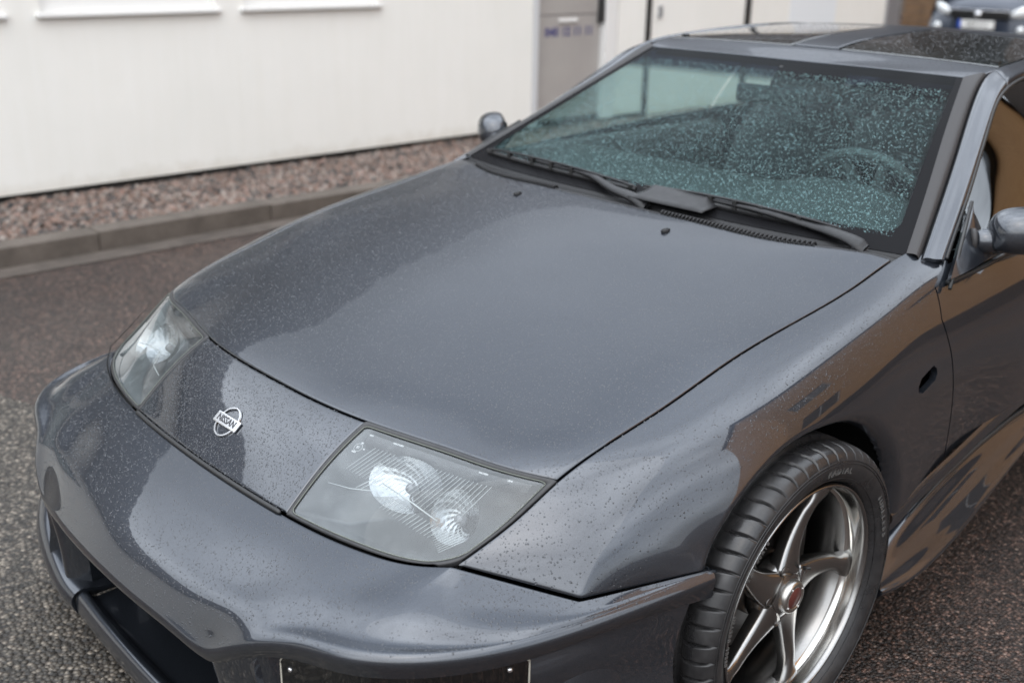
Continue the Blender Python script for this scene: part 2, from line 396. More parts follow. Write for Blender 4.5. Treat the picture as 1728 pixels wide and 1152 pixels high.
def hem_open(o, depth=.012, direction=None):
    """fold every open border of a mesh inwards"""
    bm = bmesh.new(); bm.from_mesh(o.data); bmesh.ops.remove_doubles(bm, verts=bm.verts, dist=1e-5); bm.normal_update()
    nrm = {v: v.normal.copy() for v in bm.verts}
    E = [e for e in bm.edges if len(e.link_faces) == 1]
    for e in E: e.smooth = False
    mp = {}
    for e in E:
        for v in e.verts:
            if v not in mp:
                d = nrm[v]*-depth if direction is None else Vector(direction(v.co, nrm[v]))
                mp[v] = bm.verts.new(v.co + d)
    for e in E:
        a, b = e.verts; l = e.link_loops[0]
        if l.vert != a: a, b = b, a
        try: fc = bm.faces.new((b, a, mp[a], mp[b])); fc.smooth = True
        except ValueError: pass
    bm.to_mesh(o.data); bm.free(); return o
def beads(name, pts, nrm, rad, m, parent, h=.42, k=7, **props):
    """rain beads: each a little dome of water"""
    n = len(pts); rad = np.asarray(rad)[:, None]
    a = np.cross(nrm, np.array([.3, .5, .8])); a /= np.linalg.norm(a, axis=1, keepdims=True); b = np.cross(nrm, a)
    rings = [np.zeros((0,))]; V = [pts + nrm*rad*h]
    ph = rng.random(n)*6.28; ex = 1+.25*rng.standard_normal(n).clip(-1.5, 1.5)
    for rr, hh in ((.62, h*.74), (1.0, -.02)):
        for j in range(k):
            t = 2*math.pi*j/k + ph
            V.append(pts + rad*rr*(np.cos(t)[:, None]*a*ex[:, None] + np.sin(t)[:, None]*b) + nrm*rad*hh)
    V = np.stack(V, 1).reshape(-1, 3); m_ = 1+2*k; base = np.arange(n)*m_
    Q = [np.stack([base, base+1+j, base+1+(j+1) % k, base+1+(j+1) % k], 1)[:, :3] for j in range(k)]
    tri = [q for q in Q]
    for j in range(k):
        j2 = (j+1) % k
        tri.append(np.stack([base+1+j, base+1+k+j, base+1+k+j2], 1)); tri.append(np.stack([base+1+j, base+1+k+j2, base+1+j2], 1))
    T = np.concatenate(tri)
    me = bpy.data.meshes.new(name); me.vertices.add(len(V)); me.vertices.foreach_set('co', V.astype(np.float32).ravel())
    me.loops.add(T.size); me.loops.foreach_set('vertex_index', T.astype(np.int32).ravel())
    me.polygons.add(len(T)); me.polygons.foreach_set('loop_start', (np.arange(len(T))*3).astype(np.int32)); me.polygons.foreach_set('loop_total', np.full(len(T), 3, np.int32))
    me.polygons.foreach_set('use_smooth', [True]*len(T)); me.update(calc_edges=True); me.validate()
    me.materials.append(m); o = bpy.data.objects.new(name, me); col.objects.link(o); o['kind'] = 'stuff'
    for kk, v in props.items(): o[kk] = v
    return place(o, parent)
def scatter(S, u0, u1, v0, v1, n, out, keep=None, fn=None):
    """area-uniform random points on a surface patch"""
    fn = fn or S.grid
    us, vs = np.linspace(u0, u1, 60), np.linspace(v0, v1, 60); P = fn(us, vs); N_ = np.cross(np.gradient(P, axis=0), np.gradient(P, axis=1))
    w = np.linalg.norm(N_, axis=-1)[:-1, :-1]; w = (w/w.sum()).ravel(); k = rng.choice(len(w), n, p=w); a, b = np.divmod(k, 59)
    fu, fv = rng.random(n), rng.random(n)
    n_ = N_/np.linalg.norm(N_, axis=-1, keepdims=True)*out
    def bil(A):
        return ((1-fu)*(1-fv))[:, None]*A[a, b]+(fu*(1-fv))[:, None]*A[a+1, b]+((1-fu)*fv)[:, None]*A[a, b+1]+(fu*fv)[:, None]*A[a+1, b+1]
    # finer position from the true surface
    pu = us[0]+(a+fu)*(us[1]-us[0]); pv = vs[0]+(b+fv)*(vs[1]-vs[0])
    pts = S.pts(pu, pv) if fn == S.grid else bil(P)
    nn = bil(n_); nn /= np.linalg.norm(nn, axis=1, keepdims=True)
    if keep is not None:
        q = keep(pts); pts, nn = pts[q], nn[q]
    return pts, nn
def radii(n, lo, hi, pw=2.2): return lo + (hi-lo)*rng.random(n)**pw
def text(body, size, m, name='lettering', bold=0.0, depth=.0006, parent=None, xf=None, shear=0, warp=None, space=1.0):
    cu = bpy.data.curves.new('txt', 'FONT'); cu.body = body; cu.size = size; cu.extrude = depth; cu.offset = bold; cu.align_x = 'CENTER'; cu.align_y = 'CENTER'; cu.shear = shear; cu.space_character = space; cu.resolution_u = 3
    t = bpy.data.objects.new('txt', cu); col.objects.link(t); dg = bpy.context.evaluated_depsgraph_get(); me0 = t.evaluated_get(dg).to_mesh()
    V = np.array([v.co[:] for v in me0.vertices]); Fc = [tuple(p.vertices) for p in me0.polygons]; t.evaluated_get(dg).to_mesh_clear()
    bpy.data.objects.remove(t); bpy.data.curves.remove(cu)
    if warp is not None: V = warp(V)
    if xf is not None: V = np.array([(xf @ Vector(p))[:] for p in V])
    return mesh(name, V, Fc, m, parent, smooth=False)
def frame_at(p, n, fwd):
    n = Vector(n).normalized(); f = Vector(fwd); f = (f - n*f.dot(n)).normalized(); x = f.cross(n)
    m = Matrix((x, f, n)).transposed().to_4x4(); m.translation = Vector(p); return m

# ------------------------------------------------------------------ ground, kerb, gravel
def plane(name, x0, x1, y0, y1, z, m, nx=2, ny=2, **props):
    xs, ys = np.linspace(x0, x1, nx), np.linspace(y0, y1, ny)
    P = np.array([[(x, y, z) for y in ys] for x in xs]); return mesh(name, P.reshape(-1, 3), gridfaces(nx, ny), m, None, False, hint=(0,0,1), **props)
plane('ground', -200, 200, -200, 200, 0, ASPHALT, kind='structure')
# a strip of coarser, drier surfacing runs from the kerb towards the car's nose
def patch():
    a = [(-3.30,-1.9),(-2.2,-1.55),(-1.4,-1.30),(-.85,-1.12),(-.4,-1.25),(.1,-1.5),(.9,-2.2)]
    b = [(-3.30,-.55),(-2.4,-.58),(-1.7,-.55),(-1.15,-.40),(-.8,.1),(-.3,.6),(.4,.9)]
    def rs(q):
        q = np.array(q); t = np.linspace(0, len(q)-1, 40); w = np.stack([np.interp(t, np.arange(len(q)), q[:, k]) for k in (0, 1)], 1)
        w[:, 1] += .02*np.sin(t*7)+.012*np.sin(t*17+1); return w
    A, B = rs(a), rs(b); V = [(x, y, .004) for x, y in A]+[(x, y, .004) for x, y in B]
    mesh('paved_strip', V, [(i, i+1, 41+i, 40+i) for i in range(39)], PATCH, None, False, hint=(0,0,1), kind='structure')
patch()
plane('gutter', -3.53, -3.36, -30, 10, .004, GUTTER, kind='structure')
plane('gravel_bed', -4.62, -3.66, -30, 10, .055, PLINTH, kind='structure')
def kerb():
    r = root('kerb', 'low concrete kerb of long grey stones between wet road and gravel strip', 'kerb', (-3.6, 2, 0))
    y = -6.05
    V, Fc = box(-.075, .075, -.4985, .4985, -.05, .105); proto = None
    while y < 9.9:
        if proto is None:
            proto = mesh('kerb_stone', V, Fc, KERB, r, False); bevel(proto, .008, 2); me = proto.data; o = proto
        else:
            o = bpy.data.objects.new('kerb_stone', me); col.objects.link(o); place(o, r); bevel(o, .008, 2)
        o.location = (-3.6+random.uniform(-.004, .004), y, random.uniform(-.004, .004)); o.rotation_euler = (0, 0, random.uniform(-.003, .003)); y += 1.0
kerb()
def gravel():
    # crushed stone: squashed, jittered icosahedra
    t = (1+5**.5)/2
    iv = np.array([(-1,t,0),(1,t,0),(-1,-t,0),(1,-t,0),(0,-1,t),(0,1,t),(0,-1,-t),(0,1,-t),(t,0,-1),(t,0,1),(-t,0,-1),(-t,0,1)])/math.hypot(1, t)
    fi = np.array([(0,11,5),(0,5,1),(0,1,7),(0,7,10),(0,10,11),(1,5,9),(5,11,4),(11,10,2),(10,7,6),(7,1,8),(3,9,4),(3,4,2),(3,2,6),(3,6,8),(3,8,9),(4,9,5),(2,4,11),(6,2,10),(8,6,7),(9,8,1)])
    n = 30000; y = -1.5+9.5*rng.random(n)**1.1; x = rng.uniform(-4.60, -3.67, n)
    s = (.007+.010*rng.random(n)**1.5)[:, None, None]*(1+.25*rng.random((n, 1, 3)))
    # a few angular families
    J = iv[None]*(1+.22*rng.standard_normal((n, 12, 1)).clip(-1.6, 1.6))
    ang = rng.random(n)*6.28; c, q = np.cos(ang), np.sin(ang); R_ = np.zeros((n, 3, 3)); R_[:, 0, 0] = c; R_[:, 0, 1] = -q; R_[:, 1, 0] = q; R_[:, 1, 1] = c; R_[:, 2, 2] = 1
    ta = rng.random(n)*6.28; c, q = np.cos(ta), np.sin(ta); T_ = np.zeros((n, 3, 3)); T_[:, 1, 1] = c; T_[:, 1, 2] = -q; T_[:, 2, 1] = q; T_[:, 2, 2] = c; T_[:, 0, 0] = 1
    V = np.einsum('nab,nbc,nkc->nka', R_, T_, J*s*np.array([1.15, 1, .85]))
    V += np.stack([x, y, .062+.016*rng.random(n)+.010*np.sin(x*9)*np.sin(y*4)], 1)[:, None]
    T = (fi[None]+12*np.arange(n)[:, None, None]).reshape(-1, 3); V = V.reshape(-1, 3)
    me = bpy.data.meshes.new('gravel'); me.vertices.add(len(V)); me.vertices.foreach_set('co', V.astype(np.float32).ravel())
    me.loops.add(T.size); me.loops.foreach_set('vertex_index', T.astype(np.int32).ravel()); me.polygons.add(len(T))
    me.polygons.foreach_set('loop_start', (np.arange(len(T))*3).astype(np.int32)); me.polygons.foreach_set('loop_total', np.full(len(T), 3, np.int32)); me.update(calc_edges=True)
    me.materials.append(STONE); o = bpy.data.objects.new('gravel', me); col.objects.link(o); o['kind'] = 'stuff'; o['label'] = 'pinkish grey crushed stone strip between kerb and white wall'; o['category'] = 'gravel'
gravel()

# ------------------------------------------------------------------ the sports car
# body surface: rows run from the tail to the seam under the nose, columns from the centre-line out and down the flank (metres)
BODY = [[[0.0,3.4,0.93],[0.15,3.4,0.93],[0.3,3.4,0.93],[0.5,3.4,0.93],[0.7,3.4,0.93],[0.76,3.4,0.915],[0.81,3.4,0.86],[0.85,3.4,0.72],[0.85,3.4,0.56],[0.83,3.4,0.4]],[[0.0,2.7,0.95],[0.15,2.7,0.95],[0.3,2.7,0.95],[0.5,2.7,0.95],[0.735,2.7,0.95],[0.79,2.7,0.935],[0.85,2.7,0.87],[0.895,2.7,0.72],[0.895,2.7,0.56],[0.88,2.7,0.42]],[[0.0,2.0,0.95],[0.15,2.0,0.95],[0.3,2.0,0.95],[0.5,2.0,0.95],[0.745,2.0,0.94],[0.8,2.0,0.925],[0.853,2.0,0.86],[0.893,2.0,0.71],[0.89,2.0,0.56],[0.87,2.0,0.42]],[[0.0,1.4,0.94],[0.15,1.4,0.94],[0.3,1.4,0.94],[0.5,1.4,0.94],[0.745,1.4,0.925],[0.802,1.4,0.905],[0.853,1.4,0.85],[0.89,1.4,0.7],[0.888,1.4,0.55],[0.87,1.4,0.41]],[[0.0,0.88,0.925],[0.15,0.88,0.925],[0.3,0.88,0.925],[0.5,0.88,0.92],[0.74,0.9,0.905],[0.802,0.9,0.885],[0.85,0.9,0.835],[0.884,0.9,0.7],[0.884,0.9,0.54],[0.868,0.9,0.38]],[[0.0,0.3903,0.8971],[0.1499,0.39,0.8966],[0.3002,0.393,0.8951],[0.5101,0.4159,0.8912],[0.7277,0.4916,0.8848],[0.7957,0.4998,0.8566],[0.8401,0.5027,0.7968],[0.8705,0.5378,0.6913],[0.8715,0.5795,0.5381],[0.8508,0.6197,0.3604]],[[0.0,0.2438,0.8803],[0.1497,0.2499,0.8799],[0.3005,0.2631,0.878],[0.5045,0.2984,0.872],[0.7296,0.3538,0.8571],[0.7998,0.3607,0.8363],[0.8501,0.3681,0.7739],[0.8754,0.3905,0.669],[0.878,0.422,0.511],[0.8648,0.4568,0.3459]],[[0.0,0.016,0.84],[0.1498,0.0277,0.8397],[0.3005,0.0469,0.8385],[0.5031,0.0867,0.8344],[0.7267,0.14,0.8241],[0.8007,0.1623,0.8071],[0.8588,0.1779,0.7493],[0.8848,0.1879,0.653],[0.8897,0.2015,0.5025],[0.8851,0.2198,0.3433]],[[0.0,-0.2161,0.7892],[0.1498,-0.2037,0.7891],[0.3007,-0.1835,0.7889],[0.5025,-0.1416,0.7884],[0.7198,-0.08,0.7859],[0.7958,-0.0443,0.7692],[0.8587,-0.0136,0.7193],[0.8864,0.0022,0.6358],[0.895,0.0156,0.4982],[0.8939,0.0269,0.351]],[[0.0,-0.4237,0.7383],[0.1499,-0.4143,0.7382],[0.3009,-0.3947,0.738],[0.5021,-0.3499,0.7374],[0.7108,-0.2801,0.7341],[0.7892,-0.2304,0.7205],[0.8573,-0.1689,0.671],[0.8867,-0.127,0.594],[0.8961,-0.0948,0.4773],[0.8954,-0.0754,0.3553]],[[0.0,-0.6188,0.6798],[0.15,-0.6158,0.6798],[0.3001,-0.5979,0.6793],[0.4997,-0.5521,0.6779],[0.6921,-0.4871,0.6727],[0.784,-0.3985,0.6509],[0.8587,-0.2783,0.5975],[0.8883,-0.2058,0.5312],[0.8963,-0.1561,0.4387],[0.8944,-0.126,0.3453]],[[0.0,-0.7113,0.623],[0.1504,-0.7072,0.6229],[0.2996,-0.6929,0.6229],[0.4853,-0.6544,0.6236],[0.6758,-0.5725,0.6197],[0.792,-0.4711,0.5933],[0.8636,-0.3066,0.5526],[0.8914,-0.2243,0.4958],[0.8969,-0.1756,0.4141],[0.8933,-0.1459,0.3327]],[[0.0,-0.7956,0.5506],[0.1501,-0.7871,0.5504],[0.2999,-0.7771,0.5498],[0.4698,-0.7521,0.5513],[0.6458,-0.6721,0.5635],[0.7995,-0.5354,0.5165],[0.8772,-0.3043,0.5102],[0.898,-0.2247,0.4616],[0.8981,-0.1879,0.3876],[0.8916,-0.1662,0.3155]]]
class NoseSurf(Surf):
    # the seam under nose and headlights follows its own smooth line, whatever the fender columns do
    def line(s, u):
        k = np.arange(-4, 5); X = np.array([-.645,-.47,-.30,-.15,0,.15,.30,.47,.645])
        x = s.w(k.astype(float), _M(k.astype(float)), np.clip(u, -4, 4))@X
        xs = np.array([0,.15,.30,.40,.50,.60,.645]); ys = np.array([-.790,-.787,-.777,-.764,-.743,-.704,-.675]); zs = np.array([.5505,.5503,.5497,.5497,.5515,.557,.564])
        xx = np.r_[-xs[:0:-1], xs]; D = _M(xx); w = s.w(xx, D, x); return np.stack([x, w@np.r_[ys[:0:-1], ys], w@np.r_[zs[:0:-1], zs]], 1)
    def delta(s, u):
        d = s.line(u) - Surf.pts(s, np.clip(u, -4, 4), np.full(len(u), 12.)); return d*np.clip(5-np.abs(u), 0, 1)[:, None]
    def wt(s, v): t = np.clip((np.asarray(v, float)-10)/2, 0, 1); return t*t*(3-2*t)
    def grid(s, u, v): return Surf.grid(s, u, v) + s.delta(np.asarray(u, float))[:, None]*s.wt(v)[None, :, None]
    def pts(s, u, v): return Surf.pts(s, u, v) + s.delta(np.asarray(u, float))*s.wt(v)[:, None]
S = NoseSurf(BODY, sym=True)
HR, HFR, NB = 5.0, 10.0, 12.0          # rows: hood rear edge, hood front edge, seam under nose and headlights
CAR = root('sports_car', 'dark grey rain-beaded two-door sports coupe parked on the wet asphalt', 'car', (0, 0, 0))
ARC_Y, ARC_Z, ARC_R = 0.0, .322, .357
def ramp01(x, a, b): t = np.clip((x-a)/(b-a), 0, 1); return t*t*(3-2*t)

# lower front edge of the fender: two straight runs meeting in a corner
LC = [S.pts(np.array([k]), np.array([NB]))[0] for k in (4., 5., 6.)]
LC[1] = np.array([.801, -.536, .5145]); LC[2] = np.array([.879, -.302, .511])
def lower_line(u):
    u = np.asarray(u, float); t = np.clip(u-4, 0, 2)
    return np.where(t[:, None] < 1, LC[0]*(1-t[:, None])+LC[1]*t[:, None], LC[1]*(2-t[:, None])+LC[2]*(t[:, None]-1))
def fender_fn(u, v):
    P = S.grid(u, v); u = np.asarray(u, float); v = np.asarray(v, float)
    d = lower_line(u) - S.grid(u, np.array([NB]))[:, 0]
    wu = np.where((u >= 4) & (u <= 6), 1.0, 0)*1.0
    wu = np.where(u > 6, np.clip(7-u, 0, 1), wu)
    wv = np.clip(v-11.0, 0, 1)**2
    P = P + d[:, None]*wu[:, None, None]*wv[None, :, None]
    # rolled wheel-arch lip: the flank turns inwards as it nears the opening
    dist = np.hypot(P[..., 1]-ARC_Y, P[..., 2]-ARC_Z) - ARC_R
    Rr = .014 + .030*ramp01(P[..., 1], .0, .22)
    q = np.clip(1-np.maximum(dist, 0)/Rr, 0, 1); P[..., 0] -= Rr*(1-np.sqrt(1-q*q))*.75
    return P

def hood():
    P, n = panel_grid(S, np.linspace(-4, 4, 150), np.linspace(HR, HFR, 130), (.0025,)*4, out=-1)
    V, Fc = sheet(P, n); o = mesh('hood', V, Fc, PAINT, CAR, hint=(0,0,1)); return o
HOOD = hood()
def nose():
    P, n = panel_grid(S, np.linspace(-2, 2, 70), np.linspace(HFR, NB, 44), (.002,.002,.0025,.004), out=-1)
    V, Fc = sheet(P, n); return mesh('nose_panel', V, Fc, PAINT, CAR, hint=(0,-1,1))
NOSE = nose()
def dark_strip(name, ua, ub, va, vb, off, m, parent, n=40):
    u = np.linspace(ua, ub, n); v = np.linspace(va, vb, n)
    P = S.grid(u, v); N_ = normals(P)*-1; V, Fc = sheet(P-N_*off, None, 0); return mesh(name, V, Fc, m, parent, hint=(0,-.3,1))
# black sheets added under the seams so the gaps stay dark
dark_strip('seam_dark_sheet', -3.97, 3.97, HR+.02, HFR+.02, .020, VOIDM, CAR, 40)
dark_strip('seam_dark_sheet', -1.98, 1.98, HFR+.021, NB-.02, .020, VOIDM, CAR, 30)
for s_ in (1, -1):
    dark_strip('seam_dark_sheet', s_*3.98, s_*4.06, HFR+.03, NB-.01, .016, VOIDM, CAR, 12); dark_strip('seam_dark_sheet', s_*2.0, s_*4.0, NB-.035, NB-.001, .016, VOIDM, CAR, 24)
# rubber lip along the underside of the nose panel
def nose_lip():
    for (a, b) in ((-2.0, 1.93),):
        u = np.linspace(a, b, 90); P = S.pts(u, np.full(90, NB)); P2 = P.copy(); P2[:, 1] -= .003; P2[:, 2] += .001
        V, Fc = tube(P2, np.r_[.0015, np.full(88, .0048), .003], 8); mesh('rubber_strip', V, Fc, SEAL, CAR)
nose_lip()

def fender(sgn):
    u = np.r_[np.linspace(4, 6.6, 90), np.linspace(6.65, 9, 50)]; v = np.linspace(4.0, NB, 190)
    P, n = panel_grid(S, u, v, (.0025, None, None, .0025), out=-1, fn=fender_fn)
    V, Fc = sheet(P, n, 0)
    V = np.array(V)
    V, Fc = clip(V, Fc, lambda p: np.hypot(p[:, 1]-ARC_Y, p[:, 2]-ARC_Z)-ARC_R)
    # in front of the arch nothing hangs below the bumper seam
    V, Fc = clip(np.array(V), Fc, lambda p: np.where(p[:, 1] < -.05, p[:, 2]-.505, 1.0))
    zs = np.array([.30, .40, .54, .70, .778, .838, .860, .885, .90, 1.0]); ys = np.array([.655, .618, .58, .534, .508, .520, .600, .64, .66, .66])
    V, Fc = clip(np.array(V), Fc, lambda p: np.interp(p[:, 2], zs, ys)-.002-p[:, 1])
    V, Fc = clip(np.array(V), Fc, lambda p: p[:, 2]-np.interp(p[:, 1], [.3, .40, .50, .64], [.360, .368, .398, .425]))
    # side-marker hole
    V, Fc = clip(np.array(V), Fc, hole)
    V = np.array(V) if sgn > 0 else mirror(V)
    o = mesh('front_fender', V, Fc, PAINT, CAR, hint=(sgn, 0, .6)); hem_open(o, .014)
    return o
HC = np.array([.433, .667]); HD = np.array([.965, .262])   # centre (y,z) of the open lamp hole, its long direction
def hole(p):
    q = p[:, 1:]-HC; a = q@HD; b = q@np.array([-HD[1], HD[0]])
    d = np.maximum(np.abs(a)-.033, np.abs(b)-.018); d2 = np.maximum(np.abs(a+.002)-.042, np.abs(b+.001)-.010)
    return np.minimum(d, d2)
for s in (1, -1): fender(s)
# something dark behind the open hole
for s in (1, -1): bxo('hole_backing', (min(s*.80, s*.835), max(s*.80, s*.835), .36, .52, .61, .73), VOIDM, CAR, 0)

# ---------------- headlights
def headlight(sgn):
    fr = lambda V: np.array(V) if sgn > 0 else mirror(V)
    u = np.linspace(2, 4, 60); v = np.linspace(HFR, NB, 50)
    # lens outline in unit square, lower outer corner well rounded
    K = 96; ang = np.linspace(0, 2*math.pi, K, endpoint=False)
    def outline(inset, rc):
        # rounded box in (a,b) in [0,1]^2 ; corners: radius rc[corner]
        pts = []
        cs = [((1, 0), rc[0]), ((1, 1), rc[1]), ((0, 1), rc[2]), ((0, 0), rc[3])]
        lo, hi = inset, 1-inset; lox, hix = inset*.62, 1-inset*.50
        for q, ((cx, cy), r) in enumerate(cs):
            X = hix if cx else lox; Y = hi if cy else lo; ox = X-(r if cx else -r); oy = Y-(r if cy else -r)
            st = [-90, 0, 90, 180][q]
            for t in np.linspace(st, st+90, 24): pts.append((ox+r*math.cos(math.radians(t)), oy+r*math.sin(math.radians(t))))
        pts = np.array(pts); out = []
        for i in range(len(pts)):
            a, b = pts[i], pts[(i+1) % len(pts)]; n_ = 30 if i % 24 == 23 else 1
            for t in range(n_): out.append(a+(b-a)*t/n_)
        return np.array(out)
    def to3(ab, off):
        uu = 2+2*ab[:, 0]; vv = HFR+2*ab[:, 1]; P = S.pts(uu, vv); e = 1e-3
        n = -np.cross(S.pts(uu+e, vv)-P, S.pts(uu, vv+e)-P); n /= np.linalg.norm(n, axis=1, keepdims=True); return P+n*off, n
    O0 = outline(-.004, (.02, .10, .03, .02)); O1 = outline(.006, (.02, .11, .03, .02)); O2 = outline(.036, (.03, .13, .04, .03)); O3 = outline(.041, (.03,.13,.04,.03))
    # wider shadow gap along the top and inner edges as on the real lamp
    rings = [to3(O0, -.012)[0], to3(O0, .0)[0], to3(O1, .0014)[0], to3(O2, .0010)[0], to3(O3, -.004)[0]]
    V = np.concatenate(rings); k = len(O0)
    Fc = [(r*k+i, r*k+(i+1) % k, (r+1)*k+(i+1) % k, (r+1)*k+i) for r in range(4) for i in range(k)]
    root_ = mesh('headlight', fr(V), Fc, RUBBER, CAR, hint=None)
    root_['label'] = 'black rubber surround of a headlight'
    # lens: bulges slightly
    rr = np.linspace(0, 1, 15); ctr = O3.mean(0); V = []; 
    for r in rr:
        ab = ctr + (O3-ctr)*r; P, n = to3(ab, .0); V.append(P + n*(.0045*(1-r**2)-.0015)[..., None] if False else P+n*(.0045*(1-r*r)-.0015))
    V = np.concatenate(V); Fc = [(r*k+i, r*k+(i+1) % k, (r+1)*k+(i+1) % k, (r+1)*k+i) for r in range(len(rr)-1) for i in range(k)]
    mesh('lens', fr(V), Fc, LENSM, root_, hint=(0, -.5, 1))
    # pale bead of sealant round the glass
    P, n = to3(O3, .0008); V, Fc = tube(P, .0009, 6, True); mesh('lens_edge', fr(V), Fc, SEALANT, root_)
    # bucket behind the lens
    P0, n0 = to3(O3, -.004); c0 = P0.mean(0); n_m = n0.mean(0); n_m /= np.linalg.norm(n_m)
    rings = [P0]
    for dep, sc in ((.015, .97), (.05, .90), (.085, .80)):
        q = c0+(P0-c0)*sc; q = q - np.array([0, -.75, .65])*dep; rings.append(q)
    V = np.concatenate(rings); Fc = [(r*k+i, r*k+(i+1) % k, (r+1)*k+(i+1) % k, (r+1)*k+i) for r in range(3) for i in range(k)]
    V = np.concatenate([V, rings[-1].mean(0)[None]]); Fc += [(3*k+i, 3*k+(i+1) % k, 4*k) for i in range(k)]
    mesh('lamp_housing', fr(V), Fc, HOUSING, root_, hint=(0, -.5, 1))
    # black top bezel with its small white print
    q = np.linspace(.06, .94, 24); a1, _ = to3(np.stack([q, np.full(24, .085)], 1), -.006); a2, _ = to3(np.stack([q, np.full(24, .16)], 1), -.012); a3, _ = to3(np.stack([q, np.full(24, .17)], 1), -.03)
    V = np.concatenate([a1, a2, a3]); Fc = [(r*24+i, r*24+i+1, (r+1)*24+i+1, (r+1)*24+i) for r in range(2) for i in range(23)]
    mesh('lamp_bezel', fr(V), Fc, BEZEL, root_, hint=(0, -.5, 1))
    # two bright bowls: dipped-beam projector bowl and the outer bowl
    for (a, b, ra, rb, dep, nm) in ((.44, .40, .080, .050, .012, 'reflector'), (.76, .52, .046, .048, .012, 'reflector')):
        P, n = to3(np.array([[a, b]]), -dep); p = P[0]
        d = n[0]*.75+np.array([.05, -.35, .1]); d /= np.linalg.norm(d); X = np.cross([0, 0, 1], d); X /= np.linalg.norm(X); Z = np.cross(d, X)
        V = []; nr, nk = 9, 28
        for i in range(nr):
            r = (i/(nr-1))
            for j in range(nk):
                t = 2*math.pi*j/nk; fl = 1.0
                V.append(p + X*ra*r*math.cos(t)*fl + Z*rb*r*math.sin(t)*fl - d*(.036*(1-r**2)+.0006*((i+j) % 2)*(0 < i < nr-1)))
        Fc = [(i*nk+j, i*nk+(j+1) % nk, (i+1)*nk+(j+1) % nk, (i+1)*nk+j) for i in range(nr-1) for j in range(nk)]
        mesh(nm, fr(V), Fc, SILVER, root_, False, hint=d*[sgn, 1, 1])
        V, Fc = tube([p-d*.038, p-d*.026, p-d*.016, p-d*.012], [.009, .010, .009, .004], 14); mesh('bulb', fr(V), Fc, DISCGREY, root_)
    # lower floor of the lamp
    # fluting: fine ribs on the inner face of the lens
    V = []; Fc = []
    def rib(pts_ab, w, off=-.0040):
        P, n = to3(np.array(pts_ab), off); v_, f_ = tube(P, w, 5); kk = len(V); V.extend([tuple(x) for x in v_]); Fc.extend([tuple(i+kk for i in f) for f in f_])
    for i in range(30):                  # upper field of slanting flutes
        a = .16+i*.0225; rib([(a, .20), (a-.035*(1-.4*i/30), .46+.004*i)], .00045)
    for i in range(15):                  # lower comb
        a = .47+i*.021; rib([(a, .56+.006*i), (a-.018, .56+.006*i+.10)], .0005)
    for i in range(9):                   # outer comb
        a = .80+i*.012; rib([(a, .55+.02*i), (a-.045, .72+.016*i)], .0005)
    rib([(.36, .47), (.55, .53), (.72, .60)], .0014)
    rib([(.10, .62), (.24, .60), (.34, .56)], .0009); rib([(.30, .46), (.26, .58)], .0009); rib([(.33, .45), (.29, .57)], .0009)
    mesh('lens_fluting', fr(V), Fc, FLUTE, root_, kind='stuff')
    if sgn > 0:
        def put(s_, a, b, size):
            P, n = to3(np.array([[a, b], [a+.02, b]]), -.0035); d = P[1]-P[0]
            m = frame_at(P[0]+n[0]*.001, n[0], np.cross(n[0], d)); text(s_, size, WHITEPR, 'lens_print', .0002, .0001, root_, m)
        put('E1', .085, .25, .007); put('HR', .085, .20, .004); put('02', .12, .25, .004); put('20325', .085, .30, .004)
        put('HALOGEN', .24, .105, .005); put('DOT', .09, .105, .004); put('HALOGEN', .73, .105, .004); put('LENS', .86, .105, .004)
        P, n = to3(np.array([[.085, .25]]), -.003); m = frame_at(P[0], n[0], (0, 1, 0)); th = np.linspace(0, 2*math.pi, 25)[:-1]
        V, Fc = tube([(m @ Vector((.0085*math.cos(t), .0085*math.sin(t), 0)))[:] for t in th], .0004, 5, True); mesh('approval_mark', V, Fc, WHITEPR, root_)
def b_lens(nt, N, L, fin, g, tr):
    tc = N('ShaderNodeTexCoord'); n = N('ShaderNodeTexNoise'); n.inputs['Scale'].default_value = 45; n.inputs['Detail'].default_value = 4; L(tc.outputs['Object'], n.inputs['Vector'])
    d = N('ShaderNodeBsdfDiffuse'); d.inputs[0].default_value = (.62,.66,.66,1); mx = N('ShaderNodeMixShader')
    mr = N('ShaderNodeMapRange'); mr.inputs['From Min'].default_value = .45; mr.inputs['From Max'].default_value = .75; mr.inputs['To Min'].default_value = .02; mr.inputs['To Max'].default_value = .06
    L(n.outputs['Fac'], mr.inputs['Value']); L(mr.outputs[0], mx.inputs[0]); L(fin, mx.inputs[1]); L(d.outputs[0], mx.inputs[2]); return mx.outputs[0]
LENSM = glass_mat('weathered_headlight_lens', (.88,.91,.91), .02, 1.52, b_lens, mult=1.45)
SEALANT = mat('lens_rim_sealant', (.12,.13,.11), .4)
DISCGREY = mat('bulb_shield_grey', (.16,.16,.17), .4, .6)
HOUSING = mat('lamp_housing_grey', (.115,.12,.125), .4, .2)
BEZEL = mat('lamp_bezel', (.03,.03,.032), .4)
FLUTE = mat('moulded_glass_ribs', (.36,.38,.38), .15, 0, .5)
for s in (1, -1): headlight(s)

